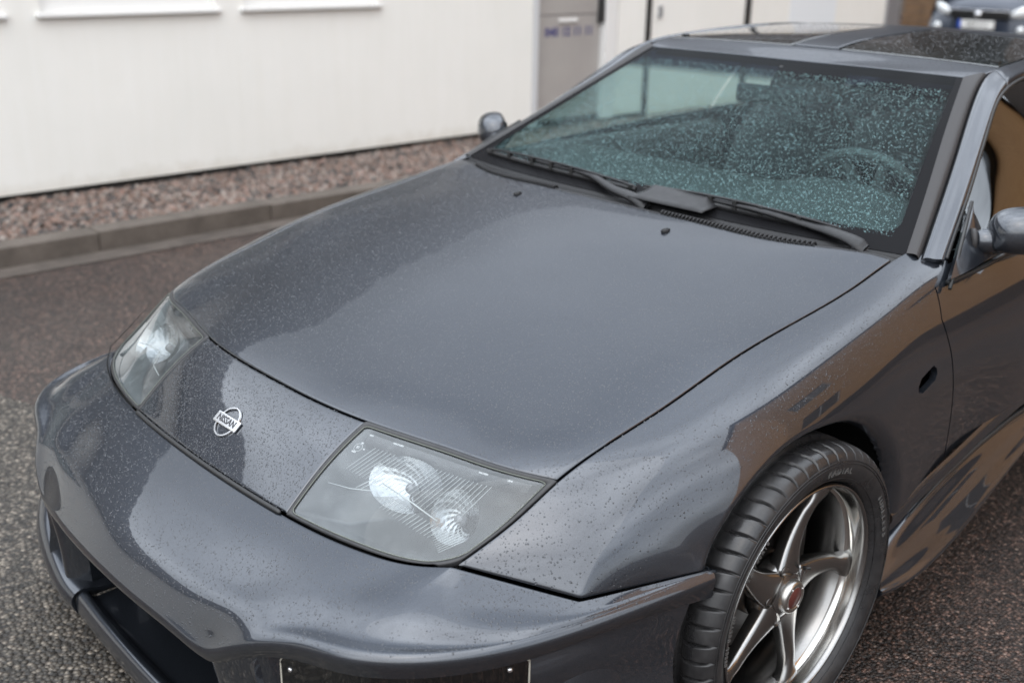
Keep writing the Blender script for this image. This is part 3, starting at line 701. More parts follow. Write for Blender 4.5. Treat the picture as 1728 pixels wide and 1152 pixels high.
# ---------------- badge on the nose panel
def badge():
    P = S.pts(np.array([.03, .08, .03]), np.array([11.16, 11.16, 11.23])); n = -np.cross(P[1]-P[0], P[2]-P[0]); n /= np.linalg.norm(n)
    m = frame_at(P[0]+n*.001, n, -(P[2]-P[0]))       # local x = car's left..., y = up the nose
    b = root_part('badge', NOSE)
    K = 48; R0, R1 = .0335, .0285; V = []; 
    for i in range(K):
        t = 2*math.pi*i/K; wdt = .0022+.0016*abs(math.cos(t)); 
        for rr, h in ((R0, 0), (R0-.0006, .003), (R0-wdt-.0006, .003), (R0-wdt-.0012, 0)):
            V.append((rr*math.cos(t)*1.0, rr*math.sin(t), h))
    Fc = [(i*4+j, ((i+1) % K)*4+j, ((i+1) % K)*4+j+1, i*4+j+1) for i in range(K) for j in range(3)]
    V = np.array([(m @ Vector(v))[:] for v in V]); mesh('badge_ring', V, Fc, BADGECH, b, smooth=False, hint=n)
    V, Fc = box(-.042, .042, -.0115, .0115, .001, .0052); V = [(m @ Vector(v))[:] for v in V]; bevel(mesh('badge_bar', V, Fc, BADGECH, b, False), .0012, 2)
    m2 = m @ Matrix.Translation((0, 0, .0054))
    text('NISSAN', .0195, LETTER, 'badge_lettering', .00035, .0003, b, m2)
BADGECH = mat('worn_chrome', (.80,.80,.80), .18, 1.0)
def root_part(name, parent):
    o = bpy.data.objects.new(name, None); col.objects.link(o); o.empty_display_size = .05; return place(o, parent)
badge()

# ---------------- washer jets
for s in (1, -1):
    p = S.pts(np.array([s*1.70]), np.array([5.70]))[0]
    V = []; k = 14
    for j, (r, h) in enumerate(((.0085, -.001), (.0085, .003), (.0065, .0062), (.0015, .0080))):
        for i in range(k):
            t = 2*math.pi*i/k; V.append((p[0]+r*math.cos(t), p[1]+r*1.35*math.sin(t)-.001*j, p[2]+h))
    Fc = [(j*k+i, j*k+(i+1) % k, (j+1)*k+(i+1) % k, (j+1)*k+i) for j in range(3) for i in range(k)]
    w = mesh('washer_jet', V, Fc, PLASTIC, HOOD)
    for q in (-.003, .003):
        V, Fc = box(p[0]+q-.0012, p[0]+q+.0012, p[1]+.004, p[1]+.0125, p[2]+.002, p[2]+.0068); mesh('nozzle', V, Fc, SEAL, w, False)

# ---------------- front bumper
SB_TOP = [S.pts(np.array([k]), np.array([NB]))[0] for k in (0, 1, 2, 2.6, 3.15, 3.6)] + [LC[0], LC[0]*.5+LC[1]*.5, LC[1], LC[1]*.5+LC[2]*.5, LC[2]]
SB_TOP = np.array(SB_TOP)
CREST = np.array([(0,-1.011,.424),(.15,-1.004,.418),(.28,-.990,.409),(.362,-.976,.404),(.440,-.955,.444),(.530,-.915,.474),(.622,-.885,.488),(.725,-.805,.496),(.797,-.675,.497),(.848,-.475,.498),(.884,-.292,.505)])
def bumper_rows():
    T, K = SB_TOP, CREST
    bul = np.array([.010,.010,.010,.010,.008,.004,.002,-.002,-.004,-.004,0])
    VK = K.copy(); VK[:6, 2] = [.440, .439, .438, .440, .456, .474]
    up = np.array([0,-.45,.9]); up /= np.linalg.norm(up)
    o = np.array([(0,-1,0),(.05,-1,0),(.1,-1,0),(.15,-1,0),(.2,-1,0),(.35,-.95,0),(.55,-.85,0),(.72,-.7,0),(.88,-.48,0),(.96,-.27,0),(1,-.1,0)], float)
    r1 = T*.66+VK*.34+up*bul[:, None]*.9; r2 = T*.34+VK*.66+up*bul[:, None]
    con = np.array([0,0,0,0,0,-.001,-.003,-.006,-.006,-.003,0])
    r3 = T*.14+VK*.86+up*(bul*.3+con)[:, None]
    ghost = T + (T-r1)*.8
    return ghost, T, r1, r2, r3, K, o
g_, r0, r1, r2, r3, r4, ow = bumper_rows()
a5 = r4+ow*.004+np.array([0,0,-.007]); a6 = r4+ow*.004+np.array([0,0,-.022])
lo = np.array([.030,.030,.030,.034,.036,.038,.040,.040,.038,.034,.05]); a7 = r4-ow*.001; a7[:, 2] -= lo
BS = Surf(np.array([g_, r0, r1, r2, r3, r4, a5, a6, a7]), sym=True)
def bump_fn(u, v):
    P = BS.grid(u, v); u = np.asarray(u, float); v = np.asarray(v, float); au = np.abs(u)
    # keep the corner of the seam crisp
    tgt = np.stack([np.interp(np.clip(au, 6, 10), [6, 8, 10], [LC[0][k], LC[1][k], LC[2][k]]) for k in range(3)], 1)
    ins = au < 6; tgt[ins] = S.pts(np.interp(au[ins], range(7), [0, 1, 2, 2.6, 3.15, 3.6, 4]), np.full(ins.sum(), NB)) if ins.any() else tgt[ins]
    tgt[:, 0] *= np.sign(u); cur = BS.grid(u, np.array([1.]))[:, 0]; d = (tgt-cur)*(au <= 10.001)[:, None]
    return P + d[:, None]*(np.clip(2.2-v, 0, 1.2)/1.2)[None, :, None]**2
def bumper():
    P, n = panel_grid(BS, np.linspace(-10, 10, 360), np.r_[np.linspace(1, 4.6, 60), np.linspace(4.68, 8, 40)], (None, None, .002, None), out=-1, fn=bump_fn)
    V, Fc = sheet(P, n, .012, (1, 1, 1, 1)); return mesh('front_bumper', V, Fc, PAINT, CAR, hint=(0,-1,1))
BUMP = bumper()
edge = BS.grid(np.linspace(-10, 10, 201), np.array([8.]))[:, 0]      # underside line of the upper bumper
def eline(x):   # point on the underside edge at lateral position x
    k = np.argsort(edge[:, 0]); return np.array([x, np.interp(x, edge[k, 0], edge[k, 1]), np.interp(x, edge[k, 0], edge[k, 2])])
def lower_face(sgn):
    fr = lambda V: np.array(V) if sgn > 0 else mirror(V)
    # recess wall that carries the lamp and runs back to the arch
    us = np.linspace(4.3, 10, 70); E = BS.grid(us, np.array([8.]))[:, 0]; o_ = np.stack([np.interp(us, np.arange(11), ow[:, k]) for k in range(3)], 1)
    dep = (.008+.022*ramp01(-us, -9.9, -8.3))*np.clip((us-4.3)/.15, 0, 1)
    rows = [E, E-o_*.006+[0,0,.001], E-o_*dep[:, None]+[0,0,-.004], E-o_*dep[:, None]*1.0+[0,0,-.06], E-o_*(dep*.9)[:, None]+[0,0,-.13], E-o_*(dep*.2)[:, None]+[0,0,-.175], E+o_*.004+[0,0,-.20], E+o_*.006+[0,0,-.25], E-o_*.01+[0,0,-.31], E-o_*.04+[0,0,-.32]]
    P = np.array(rows).transpose(1, 0, 2); P[..., 1] = np.minimum(P[..., 1], -.05)
    # cut the rear end to the wheel arch
    V = P.reshape(-1, 3); Sx = Surf(np.array(rows)); Pd = Sx.grid(np.linspace(0, 69, 140), np.linspace(0, 9, 60)); V, Fc = sheet(Pd, None, 0)
    V, Fc = clip(np.array(V), Fc, lambda p: np.hypot(p[:, 1], p[:, 2]-ARC_Z)-ARC_R)
    o = mesh('bumper_side', fr(V), Fc, PAINT, BUMP, hint=(sgn, -1, 0)); hem_open(o, .02)
    # body-coloured pillar between intake and lamp
    xs = np.linspace(.335, .490, 16); zz = np.linspace(0, 1, 12); P = []
    for x in xs:
        e = eline(x); row = []
        k = (x-.335)/.155
        back = .05*max(0, 1-k*4)**2 + .02*max(0, k*5-4)**2
        for t in zz: row.append((x-.0*t, e[1]+back+.006*math.sin(t*3)+.02*t, e[2]*(1-t)+.15*t))
        P.append(row)
    P = np.array(P); V, Fc = sheet(P, None, 0); o = mesh('bumper_pillar', fr(V), Fc, PAINT, BUMP, hint=(0, -1, 0)); hem_open(o, .08, lambda co, n: Vector((0, .12, 0)))
    # lamp unit in the recess
    us = np.linspace(4.62, 8.15, 60); E = BS.grid(us, np.array([8.]))[:, 0]; o_ = np.stack([np.interp(us, np.arange(11), ow[:, k]) for k in range(3)], 1)
    F0 = E-o_*.018
    def lampgrid(off, i0, i1, z0, z1, n=14):
        P = []
        for i in range(i0, i1):
            k = min(i-i0, i1-1-i); rc = .012*max(0, 1-k/2.5)**2
            zt, zb = z0-rc, z1+rc
            P.append([F0[i]+o_[i]*off+[0,0,zt*(1-t)+zb*t] for t in np.linspace(0, 1, n)])
        return np.array(P)
    P = lampgrid(-.022, 0, 60, -.003, -.105); V, Fc = sheet(P, None, 0); base = mesh('signal_lamp', fr(V), Fc, LAMPIN, BUMP, hint=(sgn, -1, 0))
    P = lampgrid(.0, 0, 60, -.004, -.10); nn = normals(P); nn *= np.sign((nn*o_[:60, None]).sum(-1).mean()); V, Fc = sheet(P, nn, .02); mesh('lamp_lens', fr(V), Fc, SMOKED, base, hint=(sgn, -1, 0))
    # bright rim of the lamp glass
    border = [P[0, j] for j in range(13, 0, -1)]+[P[i, 0] for i in range(60)]+[P[59, j] for j in range(1, 14)]
    V, Fc = tube(np.array(border)+o_[30]*.0005, .0016, 6); mesh('lens_rim', fr(V), Fc, AMBRIM, base)
    for i, dz in ((3, -.034), (56, -.024)):
        p = F0[i]+[0,0,dz]; d = o_[i]; V, Fc = tube([p, p+d*.001, p+d*.0025, p+d*.003], [.0045, .0045, .0035, .001], 14); mesh('lamp_screw', fr(V), Fc, CHROME, base)
        V, Fc = tube([p-d*.004, p+d*.0006], [.006, .006], 14); mesh('screw_recess', fr(V), Fc, SEAL, base)
    for i in range(41, 58, 2):
        P2 = [F0[i]-o_[i]*.012+[0,0,-.012-t*.08] for t in (0, .5, 1)]; V, Fc = tube(P2, .0012, 5); mesh('lamp_rib', fr(V), Fc, LAMPRIB, base)
LAMPIN = mat('lamp_interior_brown', (.075,.045,.035), .35, .3)
LAMPRIB = mat('lamp_rib', (.16,.14,.12), .3)
AMBRIM = mat('yellowed_lens_rim', (.42,.40,.34), .3, 0, .5)
for s in (1, -1): lower_face(s)
def intake():
    # dark duct behind the grille opening
    xs = np.linspace(-.345, .345, 24); P = []
    for x in xs:
        e = eline(x); P.append([e+[0,.008,.004], e+[0,.10,.0], (x, e[1]+.30, .34), (x, e[1]+.34, .16)])
    V, Fc = sheet(np.array(P), None, 0); mesh('intake_duct', V, Fc, VOIDM, BUMP)
    # side walls of the duct
    for s in (1, -1):
        V = [(s*.345, -.93, .12), (s*.345, -.60, .12), (s*.345, -.60, .42), (s*.345, -.93, .385)]; mesh('duct_wall', V, [(0,1,2,3)], PAINT, BUMP, False)
    # cross bars inside the duct
    for z, y in ((.26, -.80), (.31, -.78)):
        bxo('duct_bar', (-.34, .34, y, y+.02, z, z+.012), PLASTIC, BUMP, .002)
intake()
def splitter():
    r = root_part('front_lip', BUMP)
    # centre tray: rounded raised front rim and a lower floor behind it
    xs = np.linspace(-.315, .315, 60); P = []
    for x in xs:
        y0 = -.962+.10*x*x-.004
        sec = [(y0+.010, .095), (y0+.002, .105), (y0-.001, .125), (y0+.0, .143), (y0+.004, .152), (y0+.012, .157), (y0+.022, .156), (y0+.030, .149), (y0+.037, .138), (y0+.06, .134), (y0+.12, .136), (y0+.22, .140), (y0+.33, .142)]
        P.append([(x, a, b) for a, b in sec])
    Sx = Surf(np.array(P).transpose(1, 0, 2)); Pd = Sx.grid(np.linspace(0, 59, 80), np.linspace(0, 12, 60)); V, Fc = sheet(Pd, None, 0)
    o = mesh('lip_tray', V, Fc, PAINT, r, hint=(0,-1,1)); hem_open(o, .02)
    for s in (1, -1):
        fr = lambda V: np.array(V) if s > 0 else mirror(V)
        A = np.array([(.318,-.955,.105),(.37,-.960,.105),(.42,-.957,.107),(.50,-.945,.11),(.575,-.927,.112),(.66,-.893,.118),(.73,-.845,.125),(.79,-.75,.13),(.83,-.62,.13),(.855,-.45,.13),(.86,-.36,.13)])
        Bm = A+np.array([(0,-.003,.045)]*11); Bm[:, 2] = [.155,.165,.175,.19,.205,.225,.24,.25,.25,.25,.25]
        Cm = Bm+np.array([(-.002,.010,.008),(-.003,.010,.008),(-.004,.010,.008),(-.005,.010,.009),(-.006,.010,.010),(-.008,.009,.012),(-.010,.008,.014),(-.012,.006,.016),(-.012,.004,.018),(-.01,.002,.02),(-.01,0,.02)])
        Dm = Cm+np.array([(-.004,.035,-.004),(-.006,.035,-.004),(-.010,.034,-.003),(-.016,.030,.000),(-.022,.026,.006),(-.028,.020,.016),(-.030,.014,.03),(-.03,.01,.04),(-.02,.005,.05),(-.01,.0,.05),(-.01,0,.05)])
        Em = Dm+np.array([(-.004,.05,-.004),(-.010,.05,-.003),(-.016,.048,.000),(-.026,.040,.006),(-.034,.032,.02),(-.040,.024,.04),(-.038,.018,.06),(-.03,.01,.07),(-.02,.005,.07),(-.01,0,.07),(-.01,0,.07)])
        Sx = Surf(np.array([A, Bm, Cm, Dm, Em])); Pd = Sx.grid(np.linspace(0, 10, 90), np.linspace(0, 4, 40)); V, Fc = sheet(Pd, None, 0)
        V, Fc = clip(np.array(V), Fc, lambda p: np.hypot(p[:, 1], p[:, 2]-ARC_Z)-ARC_R)
        o = mesh('lip_corner', fr(V), Fc, PAINT, r, hint=(0,-1,1)); hem_open(o, .01)
        # brake-duct vane
        Pv = []
        for t in np.linspace(0, 1, 16):
            x = .475-.16*t; y = -.905+.10*t-.03*math.sin(t*3.14)
            Pv.append([(x+.012, y, .185), (x+.004, y, .24), (x-.002, y+.004, .30), (x, y+.012, .37)])
        V, Fc = sheet(np.array(Pv), None, 0); o = mesh('brake_duct_vane', fr(V), Fc, PAINT, r); 
        Pv = []
        for t in np.linspace(0, 1, 16):
            x = .475-.17*t; y = -.905+.035*t-.012*math.sin(t*3.14)
            Pv.append([(x, y-.006, .178), (x, y-.004, .192), (x, y+.008, .199), (x, y+.024, .196), (x, y+.05, .185)])
        Sx = Surf(np.array(Pv).transpose(1, 0, 2)); V, Fc = sheet(Sx.grid(np.linspace(0, 15, 30), np.linspace(0, 4, 16)), None, 0); mesh('duct_sill', fr(V), Fc, PAINT, r, hint=(0,-.5,1))
splitter()

# closing sheets under the car so no light leaks through
bxo('floor_pan', (-.62, .62, -.55, 3.2, .16, .20), VOIDM, CAR, 0)
bxo('engine_bay', (-.56, .56, -.50, .36, .20, .56), VOIDM, CAR, 0)

# ---------------- doors, flanks, tail
def flank(name, y0s, y1f, sgn, vlo, vhi, ulo=5.0, extra=None, zlo=None, parent=CAR):
    v = np.linspace(vlo, vhi, 90); u = np.linspace(ulo, 9, 70)
    P = S.grid(u, v); V, Fc = sheet(P, None, 0)
    for g in y0s: V, Fc = clip(np.array(V), Fc, g)
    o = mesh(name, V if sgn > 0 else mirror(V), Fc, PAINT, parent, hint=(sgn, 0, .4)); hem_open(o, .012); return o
zs_ = np.array([.30, .40, .54, .70, .778, .838, .885, .90, 1.0]); ys_ = np.array([.655, .618, .58, .534, .508, .520, .590, .60, .60])
sill = lambda p: p[:, 2]-np.interp(p[:, 1], [.3, .40, .50, .64, .8, 1.0, 1.5, 2.2, 3.4], [.360, .368, .398, .425, .46, .49, .49, .49, .40])
DOORS = {}
for s in (1, -1):
    d = flank('door', [lambda p: p[:, 1]-np.interp(p[:, 2], zs_, ys_)-.0025, lambda p: 1.86-.06*(p[:, 2]-.5)-p[:, 1], sill], None, s, 1.5, 5.3)
    DOORS[s] = d
    r_ = flank('rear_quarter', [lambda p: p[:, 1]-1.866+.06*(p[:, 2]-.5), lambda p: np.hypot(p[:, 1]-2.45, p[:, 2]-.32)-.36, sill], None, s, 0, 3.3, ulo=4.0)
    # door handle recess
    V, Fc = box(min(s*.868, s*.880), max(s*.868, s*.880), 1.55, 1.75, .775, .800); bevel(mesh('door_handle', V, Fc, SEAL, d, False), .006)
tail = []
for z, y in ((.93, 3.40), (.80, 3.46), (.62, 3.50), (.45, 3.50), (.25, 3.44)):
    tail.append([(x, y-.25*(abs(x)/.84)**4, z-(.05 if z > .9 else 0)*(abs(x)/.84)**2) for x in np.linspace(-.84, .84, 13)])
Sx = Surf(np.array(tail)); V, Fc = sheet(Sx.grid(np.linspace(0, 12, 40), np.linspace(0, 4, 20)), None, 0); mesh('rear_bumper', V, Fc, PAINT, CAR, hint=(0, 1, 0))

# ---------------- side skirts
def skirt(sgn):
    st = [ # y, x_out(bottom edge), z_bottom, z_top
        (.33,.892,.195,.250),(.40,.912,.205,.285),(.50,.919,.218,.330),(.62,.919,.243,.362),(.77,.917,.298,.393),(.95,.908,.350,.412),(1.2,.90,.355,.428),(1.5,.895,.30,.43),(1.95,.89,.25,.42)]
    A_ = np.array(st); st = [(y, *[float(np.polyval(np.polyfit(A_[:, 0], A_[:, k], 4), y)) for k in (1, 2, 3)]) for y in A_[:, 0]]   # one smooth sweep
    rows = []
    for y, x, zb, zt in st:
        w = x-.86
        rows.append([(.842, y, zt+.004), (.852, y, zt+.001), (.860, y, zt-.003), (.868, y, zt*.85+zb*.15), (.880, y, zt*.6+zb*.4), (.890+.3*(x-.9), y, zt*.4+zb*.6), (x-.006, y, zt*.12+zb*.88), (x, y, zb+.002), (x-.006, y, zb-.012), (x-.06, y, zb-.030)])
    Sx = Surf(np.array(rows)); P = Sx.grid(np.linspace(0, 9, 60), np.linspace(0, 8, 110))
    V, Fc = sheet(P, None, 0); o = mesh('side_skirt', V if sgn > 0 else mirror(V), Fc, PAINT, CAR, hint=(sgn, 0, .3)); hem_open(o, .02)
    # dark shut line between skirt and body, and the thin bright edge of the wing liner
    ys = np.linspace(.47, 1.9, 60); zt = np.interp(ys, [a[0] for a in st], [a[3] for a in st])
    V, Fc = tube(np.stack([np.full(60, .862), ys, zt+.007], 1), np.interp(ys, [.47, .7, 1.9], [.002, .007, .007]), 8); mesh('skirt_gap', V if sgn > 0 else mirror(V), Fc, SEAL, o)
    ys = np.linspace(.37, 1.9, 60); zt = np.interp(ys, [.3,.40,.50,.64,.8,1.0,1.5,2.2], [.360,.368,.398,.425,.46,.49,.49,.49])
    P = np.stack([np.stack([np.full(60, x), ys, zt+dz], 1) for x, dz in ((.866, .004), (.873, -.003), (.873, -.014), (.869, -.024), (.866, -.045))], 1); V, Fc = sheet(P, None, 0); mesh('sill_moulding', V if sgn > 0 else mirror(V), Fc, PAINT, o, hint=(sgn, 0, .2))
for s in (1, -1): skirt(s)

# ---------------- wheel arches
def arch_liner(sgn, yc):
    P = []
    for t in np.linspace(-.35, math.pi+.35, 50):
        rr = .375+.004*math.sin(9*t); P.append([(.55, yc+rr*math.cos(t), .322+rr*math.sin(t)), (.70, yc+rr*math.cos(t), .322+rr*math.sin(t)), (.845, yc+(rr-.004)*math.cos(t), .322+(rr-.004)*math.sin(t)), (.858, yc+(rr-.012)*math.cos(t), .322+(rr-.012)*math.sin(t))])
    V, Fc = sheet(np.array(P), None, 0); o = mesh('arch_liner', V if sgn > 0 else mirror(V), Fc, LINER, CAR)
    V = [(sgn*.55, yc+.40*math.cos(t), .322+.40*math.sin(t)) for t in np.linspace(0, 2*math.pi, 40)[:-1]]; mesh('arch_wall', V, [tuple(range(39))], VOIDM, o, False)
def b_liner(nt, p, N, L):
    n = noise(N, L, 160, 5, .75); L(ramp(N, L, n, [(.5,(.010,.010,.010)), (.62,(.016,.015,.015)), (.70,(.20,.19,.17))]), p.inputs['Base Color'])
    bump(N, L, p, n, .5, .002)
LINER = mat('road_splashed_liner', (.012,)*3, .45, build=b_liner)
for s in (1, -1):
    arch_liner(s, 0.0); arch_liner(s, 2.45)

# ---------------- wheels
def make_wheel(sub=28):
    """a wheel about its own centre, outer face towards +x; returns list of (name, V, F, material, children)"""
    parts = []
    # tyre
    nt = 56; na = nt*sub
    prof = [(.072,.2405),(.084,.2445),(.096,.255),(.1045,.270),(.108,.284),(.1060,.297),(.1005,.3075),(.094,.3130),(.088,.3160),(.080,.3182),(.070,.3196),(.058,.3206),(.046,.3212),(.044,.3212),(.036,.3215),(.034,.3215),(.02,.3219),(.0,.3220)]
    prof = prof + [(-a, b) for a, b in prof[-2::-1]]
    P = np.zeros((na, len(prof), 3))
    for i in range(na):
        for j, (a, r) in enumerate(prof):
            th = 2*math.pi*i/na; ax = abs(a); g = 0
            ph = (i/sub + (ax-.05)*7.0*(1 if a > 0 else -1)*.9) % 1.0
            if .047 <= ax <= .1025 and r > .30:             # lateral shoulder slots
                d = min(ph, 1-ph)*2*math.pi*.32/nt
                w = .0024
                g = .0105*max(0, 1-(d/w)**6) * (1 if ax < .094 else .75)
            if .036 <= ax <= .046: g = .007
            if abs(ax-.012) < .009 and .25 < ((i/sub) % 1) < .5: g = .0045
            rr = r-g; P[i, j] = (a, rr*math.cos(th), rr*math.sin(th))
    V = P.reshape(-1, 3); Fc = gridfaces(na, len(prof), wrap=True)
    parts.append(('tyre', V, Fc, TYRE, 1))
    # fine rings on the sidewall
    V = []; Fc = []
    for (a, r) in ((.0975, .2565), (.1078, .2900), (.1065, .2955)):
        th = np.linspace(0, 2*math.pi, 121)[:-1]; v, f = tube([(a+.0003, r*math.cos(t), r*math.sin(t)) for t in th], .0009, 5, True); k = len(V); V += v; Fc += [tuple(i+k for i in q) for q in f]
    parts.append(('sidewall_rib', V, Fc, TYRE, 1))
    # rim barrel and polished lip (lathe)
    def lathe(prof, n=96):
        P = np.array([[(a, r*math.cos(2*math.pi*i/n), r*math.sin(2*math.pi*i/n)) for a, r in prof] for i in range(n)]); return P.reshape(-1, 3), gridfaces(n, len(prof), wrap=True)
    v, f = lathe([(.080,.2415),(.090,.2412),(.0925,.2385),(.091,.2360),(.086,.2335),(.080,.2325)]); parts.append(('rim_flange', v, f, RIM, 1))
    v, f = lathe([(.080,.2325),(.066,.2305),(.055,.2290),(.051,.2265),(.049,.2215)]); parts.append(('polished_lip', v, f, LIP, 1))
    v, f = lathe([(.049,.2215),(.040,.2185),(.020,.2120),(-.02,.2080),(-.06,.2080),(-.09,.2200),(-.10,.236)]); parts.append(('rim_barrel', v, f, RIM, 1))
    # brake disc, hat, hub shadow
    v, f = lathe([(-.030,.070),(-.030,.152),(-.036,.155),(-.052,.152),(-.052,.07)]); parts.append(('brake_disc', v, f, DISC, 1))
    v, f = lathe([(-.030,.072),(.0,.070),(.004,.065),(.004,.0)]); parts.append(('disc_hat', v, f, DISC, 1))
    v, f = lathe([(-.075,.0),(-.075,.205)]); parts.append(('backing_plate', v, f, VOIDM, 1))
    v, f = box(-.07, -.006, .075, .155, -.09, .10); parts.append(('brake_caliper', v, f, DISC, 0))
    # hub
    v, f = lathe([(.012,.072),(.040,.070),(.050,.063),(.056,.052),(.060,.040),(.062,.035)], 60); parts.append(('hub', v, f, RIM, 1))
    v, f = lathe([(.060,.0355),(.073,.0340),(.0765,.0305),(.0765,.0228),(.0755,.0222)], 48); parts.append(('centre_cap', v, f, CAPM, 1))
    v, f = lathe([(.0755,.0222),(.0763,.0215),(.0766,.0)], 40); parts.append(('cap_badge', v, f, MAROON, 1))
    # five spokes, twisted, widening at the hub and hooking into the lip
    def spoke(a0):
        st = np.linspace(0, 1, 22); P = []
        for t in st:
            r = .040+.186*t
            # centre line sweeps slightly
            off = .020*math.sin(t*math.pi*.9)*(1-t)*.8 - .016*ramp01(t, .70, 1.0) + .006
            w = .026*(1-t)**2.6 + .0165 + .012*ramp01(t, .80, 1.0)
            xf = .058 - .010*math.sin(t*math.pi) + .006*t           # face height (concave)
            dp = .030-.008*t
            sec = [(-w, -dp), (-w*1.0, -.009), (-w*.93, -.003), (-w*.70, 0), (-w*.35, .0012), (0, .0016), (w*.35, .0012), (w*.70, 0), (w*.93, -.003), (w*1.0, -.009), (w, -dp)]
            P.append([(xf+b, r*math.cos(a0)-(off+a)*math.sin(a0), r*math.sin(a0)+(off+a)*math.cos(a0)) for a, b in sec])
        P = np.array(P); v, f = sheet(P, None, 0); n = P.shape[1]
        f = list(f)+[tuple(range(n)), tuple(len(st)*n-n+i for i in range(n))][:2]
        return v, f
    for k in range(5):
        v, f = spoke(math.radians(68+72*k)); parts.append(('spoke', v, f, RIM, 1))
    # lug holes and nuts
    for k in range(5):
        a = math.radians(68+36+72*k); c = np.array([.0, .057*math.cos(a), .057*math.sin(a)])
        v = []; n = 20
        for x, r in ((.0555, .0125), (.0575, .0118), (.0570, .0105), (.030, .0100), (.030, .0)):
            for i in range(n): t = 2*math.pi*i/n; v.append((x, c[1]+r*math.cos(t), c[2]+r*math.sin(t)))
        f = [(j*n+i, j*n+(i+1) % n, (j+1)*n+(i+1) % n, (j+1)*n+i) for j in range(4) for i in range(n)]
        parts.append(('lug_recess', v, f, LUGM, 1))
        v, f = tube([(.030, c[1], c[2]), (.048, c[1], c[2]), (.051, c[1], c[2])], [.0085, .0085, .005], 6); parts.append(('lug_nut', v, f, CHROME, 0))
    v, f = tube([(.060, .045, .043), (.074, .050, .046)], [.004, .003], 8); parts.append(('valve', v, f, SEAL, 1))
    for k in range(4):
        a = math.radians(30+90*k); v, f = tube([(.0772, .0265*math.cos(a), .0265*math.sin(a)), (.0782, .0265*math.cos(a), .0265*math.sin(a))], [.0024, .0018], 8); parts.append(('cap_screw', v, f, CHROME, 1))
    return parts
CAPM = mat('satin_cap_metal', (.46,.45,.43), .28, 1.0)
LUGM = mat('lug_recess_dark_metal', (.10,.095,.09), .35, .9)
WP = make_wheel(); WPLO = make_wheel(6)
def wheel(sgn, yc, first=False):
    w = root_part('wheel', CAR); ox = np.array([.8, yc, .3218])
    for k, (nm, v, f, m, sm) in enumerate(WP if first else WPLO):
        V = np.array(v, float)+ox; V = V if sgn > 0 else mirror(V)
        hint = None
        o = mesh(nm, V, f, m, w, bool(sm))
        bm = bmesh.new(); bm.from_mesh(o.data); bmesh.ops.recalc_face_normals(bm, faces=bm.faces); bm.to_mesh(o.data); bm.free()
    if sgn > 0 and first:
        # raised lettering round the shoulder of the tyre
        for (word, a_mid, size, rad) in (('RADIAL', 78, .020, .275), ('TUBELESS', 22, .020, .275), ('STEEL BELTED', 172, .011, .262), ('225/40R18', 138, .012, .262)):
            arc = math.radians(a_mid); adv = size*.78/rad; n = len(word)
            for i, ch in enumerate(word):
                if ch == ' ': continue
                a = arc-(i-(n-1)/2)*adv; rr = rad
                pos = Vector((.8+.1062, yc+rr*math.cos(a), .3218+rr*math.sin(a))); rd = Vector((0, math.cos(a), math.sin(a)))
                m = frame_at(pos, Vector((1, 0, 0)), rd)
                text(ch, size, TYRELET, 'tyre_letter', .0004, .0010, w, m)
TYRELET = mat('raised_tyre_letter', (.075,.073,.07), .4)
wheel(1, 0, True); wheel(-1, 0); wheel(1, 2.45); wheel(-1, 2.45)

# ---------------- windshield
WSG = [[(0,.448,.898),(.25,.455,.897),(.50,.482,.894),(.742,.541,.888)],
       [(0,.665,1.012),(.23,.668,1.010),(.45,.688,1.005),(.672,.738,.992)],
       [(0,.900,1.118),(.21,.901,1.117),(.41,.912,1.113),(.598,.940,1.101)],
       [(0,1.134,1.207),(.19,1.132,1.208),(.37,1.130,1.208),(.530,1.138,1.205)]]
WS = Surf(WSG, sym=True)
def windshield():
    u = np.linspace(-3, 3, 70); v = np.linspace(0, 3, 50); P = WS.grid(u, v); uv = np.stack(np.meshgrid(u/3, v/3, indexing='ij'), -1).reshape(-1, 2)
    V, Fc = sheet(P, None, 0); return mesh('windshield', V, Fc, WSGLASS, CAR, uv=uv, hint=(0,-1,1))
WSO = windshield()

